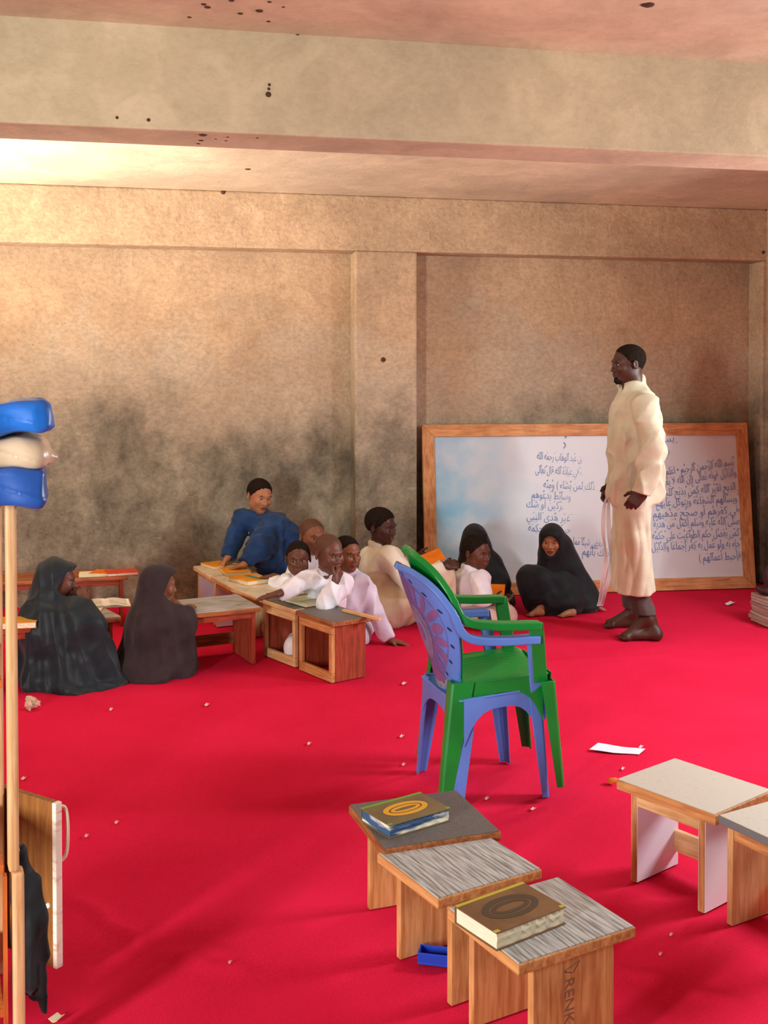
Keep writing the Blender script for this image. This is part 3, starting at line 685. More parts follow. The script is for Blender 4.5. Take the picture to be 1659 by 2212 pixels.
# ================================================================== CABINET WITH MATS, LEFT BORDER
POSTM = wood('post_wood', 'd9ab80', 'c4905f', 'z', .6, knots=False); ORW = wood('orange_wood', 'c9682d', 'a84e1e', 'z', .5)
cb = thing('cabinet', 'open wooden shelf cabinet cut off by the left border, with pale round-edged posts', 'cabinet', (-.812, 2.3, 0), rad(24))
def post(x, y, z0, z1, wd, nm='post', m=POSTM):
    q = MB(); q.box((x, y, (z0 + z1) / 2), (wd, .045, z1 - z0)); return q.build(nm, m, cb, bevel=.007, seg=3)
post(.003, 0, .44, 1.255, .022); post(.012, 0, 0, .438, .024)
post(-.70, 0, 0, 1.255, .03)
for x in (.0, -.70): post(x, .42, 0, 1.255, .03)
for z in (.12, .44, .85, 1.245):
    q = MB(); q.box((-.352, .21, z - .009), (.675, .37, .018)); q.build('shelf', ORW, cb, bevel=.002)
q = MB(); q.box((-.014, .012, .225), (.008, .02, .40)); q.build('trim_strip', ORW, cb)
# cabinet door hanging open
dA, dB = F(27, 1703, .467), JV(127, 1742, 2.6)
dv = Vector((dB.x - dA.x, dB.y - dA.y, 0)).normalized(); hinge = dB - dv * .36
dm = wood('door_board', '93602c', '7a4b20', 'z', .6)
DT = Matrix.Rotation(-rad(24), 4, 'Z') @ Matrix.Translation((hinge.x + .812, hinge.y - 2.3, .055)) @ Matrix.Rotation(math.atan2(dv.y, dv.x), 4, 'Z')
q = MB(); q.box((.173, 0, .206), (.345, .017, .412), T=DT); dr = q.build('door', dm, cb, bevel=.001); dr['label'] = 'brown board door standing open below the shelf'
q = MB(); q.box((.353, 0, .206), (.014, .020, .412), T=DT); q.build('edge_strip', mat('white_edge_band', 'e9dccb', .6, 'b98f6c', 14, (1, 1, 4), lo=.3, hi=.45), dr, bevel=.002)
q = MB(); q.tube(curve_pts([(.352, .010, .40), (.356, .026, .385), (.358, .03, .33), (.356, .026, .275), (.352, .010, .26)], 5), .0045, 8, T=DT); q.build('handle', mat('pale_handle', 'd9c3ae', .4), dr, smooth=True)
q = MB(); q.tube([(.33, -.012, .152), (.33, -.009, .152)], [.006, .007], 10, T=DT); q.build('screw_cap', mat('white_cap', 'e6e0d6', .5), dr)
# ================================================================== SOFT SURFACES (signed distance fields meshed into one skin)
A_ = lambda *v: np.array(v, dtype=np.float64)
def nrm(v): v = np.asarray(v, float); return v / np.linalg.norm(v)
class SDF:
    def __init__(s): s.p = []; s.lo = A_(9, 9, 9) * 9; s.hi = -s.lo
    def add(s, fn, c, r, k=.012, op='u'):
        c = np.asarray(c, float); s.p.append((fn, c, r, k, op))
        if op == 'u': s.lo = np.minimum(s.lo, c - r); s.hi = np.maximum(s.hi, c + r)
        return s
    def ev(s, P):
        D = np.full(len(P), 1e3)
        for fn, c, r, k, op in s.p:
            if c is None or r > 50: i = slice(None)
            else:
                i = np.nonzero(((P - c) ** 2).sum(1) < (r + k + .07) ** 2)[0]
                if len(i) == 0: continue
            d = fn(P[i]); a = D[i]
            if op == 'u': h = np.maximum(k - np.abs(a - d), 0) / k; D[i] = np.minimum(a, d) - h * h * k * .25
            elif op == 's': h = np.maximum(k - np.abs(a + d), 0) / k; D[i] = np.maximum(a, -d) + h * h * k * .25
            elif op == 'i': h = np.maximum(k - np.abs(a - d), 0) / k; D[i] = np.maximum(a, d) + h * h * k * .25
            elif op == 'd': D[i] = a + d
        return D
    # primitives
    def cap(s, a, b, r1, r2=None, k=.012, op='u', n=None, f=1.0):
        a = np.asarray(a, float); b = np.asarray(b, float); r2 = r1 if r2 is None else r2
        ba = b - a
        if n is not None: n = nrm(n); ba = ba + n * (ba @ n) * (1 / f - 1)
        l2 = max(ba @ ba, 1e-9)
        def fn(P):
            pa = P - a
            if n is not None: pa = pa + np.outer(pa @ n, n) * (1 / f - 1)
            h = np.clip(pa @ ba / l2, 0, 1)
            d = np.linalg.norm(pa - h[:, None] * ba, axis=1) - (r1 + (r2 - r1) * h)
            return d * (1 if n is None else (.5 + .5 * min(f, 1)))
        return s.add(fn, (a + b) / 2, np.linalg.norm(b - a) / 2 + max(r1, r2), k, op)
    def ell(s, c, r, R=None, k=.012, op='u'):
        c = np.asarray(c, float); r = np.asarray(r, float); R = np.eye(3) if R is None else R
        def fn(P):
            q = (P - c) @ R.T; k0 = np.linalg.norm(q / r, axis=1); k1 = np.linalg.norm(q / r ** 2, axis=1) + 1e-9
            return k0 * (k0 - 1) / k1
        return s.add(fn, c, float(r.max()), k, op)
    def torus(s, c, ax, R_, r_, sq=1.0, k=.008):
        c = np.asarray(c, float); ax = nrm(ax)
        def fn(P):
            p = P - c; h = p @ ax; q = np.linalg.norm(p - np.outer(h, ax), axis=1) - R_
            return np.sqrt(q * q + (h * sq) ** 2) - r_
        return s.add(fn, c, R_ + r_ + .02, k)
    def rbox(s, c, R, half, rr, k=.01, op='u'):
        c = np.asarray(c, float); half = np.asarray(half, float)
        def fn(P):
            q = np.abs((P - c) @ R.T) - half + rr
            return np.linalg.norm(np.maximum(q, 0), axis=1) + np.minimum(q.max(1), 0) - rr
        return s.add(fn, c, float(np.linalg.norm(half)), k, op)
    def plane(s, p, n, k=.006, near=None):
        """keeps the side the normal points away from; near=(c, r) limits the cut"""
        p = np.asarray(p, float); n = nrm(n)
        return s.add(lambda P: (P - p) @ n, p if near is None else near[0], 99 if near is None else near[1], k, 'i')
    def disp(s, fn, c=None, r=99): return s.add(fn, A_(0, 0, 0) if c is None else c, r, .01, 'd')
    def march(s, o, d, n=140, L=.16):
        d = nrm(d); t = np.linspace(0, L, n); v = s.ev(np.asarray(o) + t[:, None] * d); i = np.nonzero(v < 0)[0]
        return np.asarray(o) + d * (t[i[0]] if len(i) else L * .5)

def surface_nets(S, res, pad=.02):
    lo = S.lo - pad; lo[2] = max(lo[2], -.012); hi = S.hi + pad; c = 4 * res
    n = np.maximum(np.ceil((hi - lo) / c).astype(int), 2)
    g = [lo[a] + (np.arange(n[a]) + .5) * c for a in range(3)]
    G = np.stack(np.meshgrid(*g, indexing='ij'), -1).reshape(-1, 3); Dc = S.ev(G).reshape(n)
    D = np.where(np.repeat(np.repeat(np.repeat(Dc < 0, 4, 0), 4, 1), 4, 2), np.float32(-1), np.float32(1))
    act = np.argwhere(np.abs(Dc) < c * 1.05 + .008)
    o4 = np.stack(np.meshgrid(range(4), range(4), range(4), indexing='ij'), -1).reshape(-1, 3)
    I = (act[:, None, :] * 4 + o4[None]).reshape(-1, 3); P0 = lo + (I + .5) * res
    for a in range(0, len(I), 400000):
        b = slice(a, a + 400000); D[I[b, 0], I[b, 1], I[b, 2]] = S.ev(P0[b])
    D[0] = D[-1] = 1; D[:, 0] = D[:, -1] = 1; D[:, :, 0] = D[:, :, -1] = 1
    B = D < 0
    cnt = np.zeros(tuple(x - 1 for x in D.shape), np.int8)
    cs = [(x, y, z) for x in (0, 1) for y in (0, 1) for z in (0, 1)]
    for x, y, z in cs: cnt += B[x:B.shape[0] - 1 + x, y:B.shape[1] - 1 + y, z:B.shape[2] - 1 + z]
    ii = np.argwhere((cnt > 0) & (cnt < 8)); idx = np.full(cnt.shape, -1, np.int32); idx[ii[:, 0], ii[:, 1], ii[:, 2]] = np.arange(len(ii))
    val = {q: D[ii[:, 0] + q[0], ii[:, 1] + q[1], ii[:, 2] + q[2]] for q in cs}
    acc = np.zeros((len(ii), 3)); num = np.zeros(len(ii))
    for q in cs:
        for ax in range(3):
            if q[ax] == 0:
                q2 = list(q); q2[ax] = 1; q2 = tuple(q2); va, vb = val[q], val[q2]; m = (va < 0) != (vb < 0)
                t = np.where(m, va / np.where(m, va - vb, 1), 0); p = np.array(q, float)[None] + t[:, None] * (np.array(q2) - np.array(q)); acc[m] += p[m]; num[m] += 1
    V = lo + (ii + acc / num[:, None] + .5) * res
    Fs = []
    for ax in range(3):
        u, v = (ax + 1) % 3, (ax + 2) % 3
        sl0 = [slice(1, -1)] * 3; sl1 = [slice(1, -1)] * 3; sl0[ax] = slice(0, -1); sl1[ax] = slice(1, None)
        b0, b1 = B[tuple(sl0)], B[tuple(sl1)]; e = np.argwhere(b0 != b1)
        ins = b0[e[:, 0], e[:, 1], e[:, 2]]; off = np.array([1, 1, 1]); off[ax] = 0; e = e + off
        def cell(du, dv):
            q = e.copy(); q[:, u] -= du; q[:, v] -= dv; return idx[q[:, 0], q[:, 1], q[:, 2]]
        Q = np.stack([cell(1, 1), cell(0, 1), cell(0, 0), cell(1, 0)], -1); Q[~ins] = Q[~ins][:, ::-1]; Fs.append(Q)
    Q = np.concatenate(Fs); Q = Q[(Q >= 0).all(1)]
    return V, Q
def sdf_object(S, name, mats, parent, base, res=.006, slot=None, smooth_it=1):
    V, Q = surface_nets(S, res)
    me = bpy.data.meshes.new(name); me.vertices.add(len(V)); me.loops.add(len(Q) * 4); me.polygons.add(len(Q))
    me.vertices.foreach_set('co', (V - np.asarray(base)).astype(np.float32).ravel())
    me.loops.foreach_set('vertex_index', Q.astype(np.int32).ravel())
    me.polygons.foreach_set('loop_start', np.arange(0, len(Q) * 4, 4, dtype=np.int32)); 
    me.polygons.foreach_set('use_smooth', np.ones(len(Q), bool))
    for m in (mats if isinstance(mats, (list, tuple)) else [mats]): me.materials.append(m)
    if slot is not None: me.polygons.foreach_set('material_index', slot(V[Q].mean(1)).astype(np.int32))
    me.update(calc_edges=True); me.validate()
    o = bpy.data.objects.new(name, me); COL.objects.link(o); o.parent = parent
    return o
def frame(fwd, up=(0, 0, 1)):
    y = nrm(fwd); x = nrm(np.cross(y, up)); z = np.cross(x, y); return np.stack([x, y, z])

# ------------------------------------------------------------------ bodies
LIP = {}
def head(S, c, R, hh, ears=True, long=0.0):
    g = lambda x, y, z: np.asarray(c) + R.T @ (A_(x, y, z) * hh)
    e = lambda p, r, k, op='u', RR=None: S.ell(g(*p), A_(*r) * hh, R if RR is None else RR @ R, k * hh, op)
    e((0, -.07, .13), (.345, .42, .365), .02)
    e((0, .12, -.10), (.285, .27, .36), .10)
    e((0, .24, -.40), (.12, .11, .095), .12)
    for s in (-1, 1):
        e((s * .20, .03, -.27), (.09, .12, .12), .12)
        e((s * .165, .27, -.10), (.10, .09, .085), .10)
    e((0, .34, .10), (.20, .055, .05), .08)
    for s in (-1, 1): e((s * .135, .43, .0), (.088, .075, .05), .05, 's')
    S.cap(g(0, .375, .03), g(0, .445, -.125), .028 * hh, .046 * hh, .04 * hh)
    for s in (-1, 1): e((s * .06, .40, -.145), (.045, .05, .036), .03)
    e((0, .385, -.235), (.115, .055, .04), .03); e((0, .375, -.29), (.10, .055, .042), .025)
    e((0, .45, -.262), (.12, .05, .010), .012, 's')
    if ears:
        for s in (-1, 1):
            t = rad(18) * s; E = np.array([[math.cos(t), -math.sin(t), 0], [math.sin(t), math.cos(t), 0], [0, 0, 1]])
            e((s * .36, -.06, -.03), (.035, .085, .125), .03, 'u', E); e((s * .40, -.04, -.02), (.03, .045, .075), .02, 's', E)
    return g
def face_parts(S, g, R, hh, fig, base, skin, gaze=(0, 0), brows=True):
    """eyes and brows seated on the meshed face; parts of the figure"""
    fwd = R[1]
    white = mat('eye_white', 'b8aca2', .4); iris = mat('eye_iris', '1c110c', .2); dark = mat('eyebrow_hair', '1a1210', .9)
    def blob(name, m, c, rx, ry, rz, parent, seg=12):
        q = MB(); rings = []
        for i in range(seg // 2 + 1):
            a = math.pi * i / (seg // 2) - math.pi / 2
            rings.append([Vector(np.asarray(c) - base + R.T @ A_(rx * math.cos(a) * math.cos(2 * math.pi * j / seg), ry * math.cos(a) * math.sin(2 * math.pi * j / seg), rz * math.sin(a))) for j in range(seg)])
        q.loft(rings); return q.build(name, m, parent, smooth=True)
    for s in (-1, 1):
        p = S.march(g(s * .135, .75, .0), -fwd, L=.6 * hh + .02)
        eye = blob('eye', white, p - fwd * hh * .012, .062 * hh, .03 * hh, .024 * hh, fig)
        q = p + R.T @ (A_(gaze[0] * .03, .010, gaze[1] * .01 - .001) * hh); blob('iris', iris, q, .030 * hh, .012 * hh, .026 * hh, eye)
        q = p + R.T @ (A_(0, .004, .024) * hh); blob('eyelid', skin, q, .074 * hh, .026 * hh, .013 * hh, eye)
        if brows:
            for dx in (0,):
                p2 = S.march(g(s * .13, .75, .105), -fwd, L=.6 * hh + .02) - fwd * .006 * hh; blob('eyebrow', dark, p2, .066 * hh, .012 * hh, .014 * hh, fig)
def lip_slot(c, R, hh):
    def f(P):
        q = ((P - c) @ R.T) / hh; return ((np.abs(q[:, 0]) < .105 - .7 * np.abs(q[:, 2] + .262)) & (q[:, 1] > .38) & (np.abs(q[:, 2] + .262) < .048)).astype(int)
    return f
def hair(B, g, c, R, hh, fig, base, m, line=.0, thick=.02, res=.004):
    """close-cropped hair: the skull's own surface raised a little, ending in an uneven hairline"""
    S = SDF(); cc = g(0, -.05, .12); rr = .62 * hh; jig = folds(.0025, 7, 260)
    S.add(lambda P: B.ev(P) - (thick + .006) * hh, cc, rr, .005)
    pf, nf = g(0, .12, .02 + line), R.T @ nrm(A_(0, .84, -.54)); pn, nn = g(0, 0, -.05), R.T @ nrm(A_(0, .5, -1))
    S.add(lambda P: (P - pf) @ nf + jig(P), cc, 99, .10 * hh, 'i'); S.add(lambda P: (P - pn) @ nn + jig(P), cc, 99, .10 * hh, 'i')
    for s_ in (-1, 1): S.ell(g(s_ * .40, -.05, -.05), A_(.09, .10, .15) * hh, R, .02 * hh, 's')
    S.disp(lambda P: .0013 * np.sin(P[:, 0] * 700) * np.sin(P[:, 1] * 850) * np.sin(P[:, 2] * 920))
    return sdf_object(S, 'hair', m, fig, base, res)
def hand(S, wr, d, n, t, curl=.5, s=1.0, spread=.0, thumb=.5):
    """palm and five separate fingers; d fingers' direction, n out of the palm, t towards the thumb"""
    d = nrm(d); n = nrm(n - d * (np.asarray(n) @ d)); t = nrm(t - d * (np.asarray(t) @ d) - n * (np.asarray(t) @ n)); wr = np.asarray(wr, float)
    S.cap(wr - d * .03 * s, wr + d * .02 * s, .027 * s, .026 * s, .02 * s, n=n, f=.75)
    R = np.stack([t, d, n]); S.rbox(wr + d * .052 * s, R, A_(.040, .046, .015) * s, .013 * s, .02 * s)
    for i, (off, ln, rr) in enumerate(((.030, .074, .0092), (.0105, .082, .0096), (-.0095, .077, .0092), (-.029, .060, .0082))):
        p = wr + d * (.094 - .006 * abs(i - 1)) * s + t * off * s; sp = spread * (1.5 - i) * .12
        a = 0; dd = nrm(d + t * sp); S.cap(p - dd * .02 * s, p, rr * s, rr * s, .006 * s)
        for q, fr in enumerate((.45, .31, .24)):
            a += curl * (.75, .95, .6)[q] * (1 + .08 * i); v = dd * math.cos(a) + n * math.sin(a); p2 = p + v * ln * fr * s
            S.cap(p, p2, (rr - .0006 * q) * s, (rr - .0006 * (q + 1)) * s, .0035 * s); p = p2
    p = wr + d * .028 * s + t * .032 * s; v = nrm(t * .62 + d * .72 + n * (.15 + thumb * .5)); p2 = p + v * .042 * s
    S.cap(wr + d * .02 * s + t * .015 * s, p, .014 * s, .0125 * s, .012 * s); S.cap(p, p2, .0118 * s, .0102 * s, .005 * s)
    v = nrm(t * .25 + d * .85 + n * (.2 + thumb * .6)); S.cap(p2, p2 + v * .032 * s, .0102 * s, .0082 * s, .004 * s)
def foot(S, an, heel, ball, s=1.0, side=(0, 1, 0), up=(0, 0, 1)):
    an, heel, ball = map(lambda v: np.asarray(v, float), (an, heel, ball)); d = nrm(ball - heel); side = nrm(side - d * (np.asarray(side) @ d)); up = np.cross(d, side); up = up if up[2] > 0 else -up
    S.cap(an, heel + up * .028 * s, .036 * s, .032 * s, .03 * s); S.cap(heel + up * .03 * s, ball + up * .016 * s, .031 * s, .022 * s, .03 * s)
    S.cap(an + d * .02 * s, ball + up * .02 * s, .034 * s, .02 * s, .03 * s); S.cap(ball - side * .022 * s + up * .014 * s, ball + side * .024 * s + up * .014 * s, .017 * s, .016 * s, .02 * s)
    for i, (off, ln, r) in enumerate(((.032, .045, .0125), (.013, .046, .009), (-.003, .042, .0085), (-.018, .036, .008), (-.031, .028, .0075))):
        p = ball + side * off * s + up * .011 * s; S.cap(p - d * .01 * s, p + d * ln * s * .8 - up * .002 * s, r * s, r * .85 * s, .006 * s)
def limb(S, pts, rs, k=.02):
    for i in range(len(pts) - 1): S.cap(pts[i], pts[i + 1], rs[i], rs[i + 1], k)
def trunk(S, pel, chest, neck, shL, shR, s=1.0, infl=0.0, n=None, f=.75, k=.04):
    S.cap(pel, chest, .112 * s + infl, .118 * s + infl, k, n=n, f=f); S.cap(chest, np.asarray(chest) * .35 + np.asarray(neck) * .65, .112 * s + infl, .06 * s + infl * .8, k, n=n, f=f)
    S.cap(np.asarray(shL), np.asarray(shR), .05 * s + infl, .05 * s + infl, k)
def folds(amp, seed, freq=70, z=.5, warp=1.0):
    """crumpled cloth: a few crossing ridge lines"""
    r = np.random.RandomState(seed); ks = []
    for i in range(3):
        v = r.normal(size=3); v[2] *= z; ks.append((nrm(v) * freq * (.55 + .6 * r.rand()) * .6, r.rand() * 6, nrm(r.normal(size=3)) * freq * .28))
    def f(P):
        o = np.zeros(len(P))
        for k_, ph, w_ in ks: o += 1.27 - 2 * np.abs(np.sin(P @ k_ + ph + warp * 1.5 * np.sin(P @ w_ + ph)))
        return -amp * o / 1.6
    return f
def drape(amp, c, seed, n=13, z0=0, z1=1):
    """folds that hang and fan out from the point c"""
    r = np.random.RandomState(seed); ph = r.rand(4) * 6
    def f(P):
        q = P - np.asarray(c); th = np.arctan2(q[:, 1], q[:, 0]); dn = np.clip(-q[:, 2] / .35, 0, 1)
        a = np.abs(np.sin(n * .5 * th + ph[0] + .9 * np.sin(q[:, 2] * 7 + ph[1]))); b_ = np.abs(np.sin(round(n * .8) * th + ph[2] + 1.4 * np.sin(q[:, 2] * 5 + th * 2 + ph[3])))
        return amp * dn * (1.6 * a + .9 * b_ - 1.3)
    return f
def person(label, base, group=None):
    t = thing('person', label, 'person', tuple(base), 0, group); return t
SK = {k: mat('skin_' + k, c, .45, c2, 16, spec=.35, lo=.3, hi=.7) for k, (c, c2) in {'deep': ('4e3024', '432820'), 'dark': ('6a4030', '5d3729'), 'mid': ('855339', '784930'), 'warm': ('ad7452', 'a16a49')}.items()}
LIPM = mat('lips', '6e4036', .45); LIPD = mat('lips_deep', '4a2a28', .4)
HAIRM = mat('short_black_hair', '17120f', 1.0, '2b211b', 130, bump=.6, bscale=240, spec=.08); STUB = mat('shaved_stubble', '5c3a2b', .6, '523327', 60)
def cloth(name, c, c2=None, rough=.85, sc=14): return mat(name, c, rough, c2 or c, sc, bump=.12, bscale=260, spec=.15, sheen=.1)
C_WHITE = cloth('white_cotton', 'e9e8ee', 'dcdbe6'); C_LILAC = cloth('lilac_white_cotton', 'dcd7e8', 'd0cadf'); C_CREAM = cloth('cream_cotton', 'e6e0d0', 'd8d0bd'); C_BEIGE = cloth('beige_cotton', 'd2c0a6', 'c4b094')
C_KANZU = cloth('cream_tunic_cloth', 'd0cbb2', 'c3bda2'); C_BLUE = cloth('navy_blue_cotton', '24426f', '1c355c'); C_BLACK = cloth('black_robe_cloth', '17181c', '1d2024', .62); C_SLATE = cloth('black_slate_robe_cloth', '242c31', '1b2125', .48); C_BROWN = cloth('dark_brown_robe_cloth', '34282a', '2b2123', .75)
C_GREYT = cloth('grey_trousers', '5a4e4c', '4e4341'); C_PINKT = cloth('pale_pink_trousers', 'cfb0a4', 'bf9e92')

def seated_legs(S, pel, fwd, s, infl=0.0, k=.03, only=None):
    """cross-legged"""
    f = nrm(A_(fwd[0], fwd[1], 0)); r = A_(f[1], -f[0], 0); pel = np.asarray(pel, float); z = lambda v, h: A_(v[0], v[1], h)
    for sd in (-1, 1):
        hip = pel + r * sd * .075 * s; kn = z(pel + f * .27 * s + r * sd * .25 * s, .085 * s + infl); an = z(pel + f * .27 * s - r * sd * .10 * s, .05 * s + infl * .5)
        S.cap(hip, kn, .082 * s + infl, .058 * s + infl, k); S.cap(kn, an, .052 * s + infl, .036 * s + infl, k)

def make_figure(label, base, c, fwd, hh, skin, lips, body_fn, clothes, hair_m=None, hair_line=0.0, hair_thick=.02, up=(0, 0, 1), gaze=(0, 0), ears=True, res=.0045, eyes=True, group=None):
    base = A_(base[0], base[1], 0.0); fig = person(label, base, group); R = frame(fwd, up); S = SDF(); c = np.asarray(c, float)
    g = head(S, c, R, hh, ears); body_fn(S, g)
    sdf_object(S, 'body', [skin, lips], fig, base, res, lip_slot(c, R, hh))
    if eyes: face_parts(S, g, R, hh, fig, base, skin, gaze)
    if hair_m: hair(S, g, c, R, hh, fig, base, hair_m, hair_line, hair_thick)
    for nm, CS, m, rs in clothes(g): sdf_object(CS, nm, m, fig, base, rs)
    return fig
# ================================================================== PEOPLE
def neck(S, g, nb, r=.052): S.cap(g(0, -.08, -.22), nb, r, r * 1.12, .03)

# ---- the teacher, standing
def man():
    c = J(1356, 786, 6.36); hh = .228; fwd = (-.97, -.20, -.10)
    nb = J(1368, 842, 6.37); ch = J(1374, 920, 6.37); pel = J(1368, 1075, 6.37)
    shL, shR = J(1389, 874, 6.19), J(1380, 868, 6.55); elL, wrL = J(1411, 972, 6.10), J(1388, 1062, 6.08); elR, wrR = J(1352, 965, 6.66), J(1325, 1046, 6.60)
    knL, anL = J(1366, 1215, 6.30), J(1402, 1336, 6.22); knR, anR = J(1358, 1205, 6.46), J(1371, 1322, 6.52)
    def body(S, g):
        neck(S, g, nb, .058); trunk(S, pel, ch, nb, shL, shR, .92, n=(1, 0, 0), f=.8)
        limb(S, (shL, elL, wrL), (.046, .040, .028)); limb(S, (shR, elR, wrR), (.046, .040, .028))
        for hp, kn, an in ((J(1372, 1085, 6.29), knL, anL), (J(1366, 1085, 6.45), knR, anR)): limb(S, (hp, kn, an), (.085, .056, .036))
        hand(S, wrL, (-.62, .05, -.78), (.25, .95, -.1), (-.72, -.1, .6), .75, .98, thumb=.6)
        hand(S, wrR, (-.5, -.1, -.85), (.2, -.95, 0), (-.8, .1, .5), .7, .98, thumb=.6)
        hz = lambda px, py, d, z: A_(*J(px, py, d)[:2], z)
        foot(S, anL, hz(1418, 1376, 6.19, .004), hz(1352, 1378, 6.19, .004), 1.0, (0, 1, 0)); foot(S, anR, hz(1382, 1350, 6.52, .004), hz(1318, 1352, 6.52, .004), 1.0, (0, -1, 0))
    def clothes(g):
        S = SDF(); w = (0, 1, 0)
        S.cap(J(1372, 878, 6.37), J(1372, 950, 6.37), .128, .15, .05, n=(0, 1, 0), f=1.22); S.cap(J(1371, 950, 6.37), J(1372, 1062, 6.37), .15, .163, .05, n=(0, 1, 0), f=1.15)
        S.cap(shL, shR, .062, .062, .05); S.cap(J(1368, 848, 6.37), J(1371, 890, 6.37), .07, .12, .05)
        S.cap(shL, elL, .078, .072, .035); S.cap(elL, J(1386, 1068, 6.08), .070, .054, .02); S.cap(shR, elR, .074, .066, .035); S.cap(elR, wrR, .064, .05, .02)
        S.torus(J(1362, 832, 6.365), (.22, 0, .97), .066, .015, .36, .012)
        S.cap(g(0, -.05, -.3), J(1367, 842, 6.37), .048, .05, .006, 's')
        S.disp(folds(.011, 3, 50, .8), J(1372, 960, 6.36), .5)
        S.plane(J(1383, 1066, 6.08), (-.3, 0, -.95), .004, (J(1383, 1085, 6.05), .06))
        S.plane(J(1372, 1090, 6.37), (.10, 0, -1), .02)
        S.cap(J(1366, 1080, 6.37), J(1362, 1165, 6.37), .112, .100, .018, n=(0, 1, 0), f=1.75); S.cap(J(1362, 1165, 6.37), J(1368, 1300, 6.37), .100, .124, .03, n=(0, 1, 0), f=1.9)
        def vf(P):
            q = P - J(1366, 1100, 6.37); th = np.arctan2(q[:, 1], q[:, 0]); dn = np.clip(-q[:, 2] / .12, 0, 1)
            return .0055 * dn * (1.2 - 2 * np.abs(np.sin(4 * th + 1.2 * np.sin(q[:, 2] * 5) + q[:, 2] * 3)) + .6 - 1.0 * np.abs(np.sin(9 * th + 1.5 * np.sin(q[:, 2] * 8))))
        S.disp(vf, J(1366, 1190, 6.37), .42); S.plane(J(1368, 1274, 6.37), (.04, 0, -1), .006)
        T = SDF(); T.cap(J(1370, 1245, 6.29), J(1394, 1330, 6.22), .055, .062, .02); T.cap(J(1362, 1240, 6.47), J(1364, 1320, 6.52), .056, .054, .01)
        T.disp(folds(.003, 8, 90)); T.plane(J(1396, 1327, 6.22), (0, 0, -1), .004, (J(1398, 1335, 6.2), .12)); T.plane(J(1366, 1312, 6.52), (0, 0, -1), .004, (J(1366, 1325, 6.53), .10))
        B = SDF(); B.ell(g(0, .27, -.44), A_(.13, .11, .075) * hh, frame(fwd), .02); B.ell(g(0, .36, -.39), A_(.07, .05, .07) * hh, frame(fwd), .02); B.disp(folds(.002, 5, 300))
        return [('tunic', S, C_KANZU, .006), ('trousers', T, C_GREYT, .006), ('beard', B, HAIRM, .004)]
    return make_figure('person standing before the whiteboard in a long cream tunic, barefoot, facing left', J(1372, 1378, 6.36), c, fwd, hh, SK['deep'], LIPD, body, clothes, HAIRM, .02, .012, res=.0045)
man()
# the white ribbon in his far hand
q = MB()
for pts in (((1318, 1062, 6.46), (1306, 1090, 6.44), (1303, 1150, 6.42), (1308, 1200, 6.42), (1303, 1250, 6.42), (1296, 1300, 6.44), (1296, 1309, 6.44)), ((1321, 1060, 6.47), (1314, 1095, 6.45), (1316, 1160, 6.44), (1319, 1215, 6.44), (1310, 1265, 6.44), (1300, 1308, 6.45))):
    P_ = curve_pts([J(*p) for p in pts], 6); rings = []
    for i, p in enumerate(P_):
        a = .5 + .35 * math.sin(i * .5); s_ = Vector((math.cos(a), math.sin(a), 0)) * (.011 + .009 * (i / len(P_))); n_ = Vector((-math.sin(a), math.cos(a), 0)) * .0012
        rings.append([p - s_ - n_, p + s_ - n_, p + s_ + n_, p - s_ + n_])
    q.loft(rings)
tag(q.build('ribbon', cloth('white_ribbon_cloth', 'ece8ee'), smooth=False), 'long white cloth ribbon hanging from the standing man\'s far hand', 'ribbon')

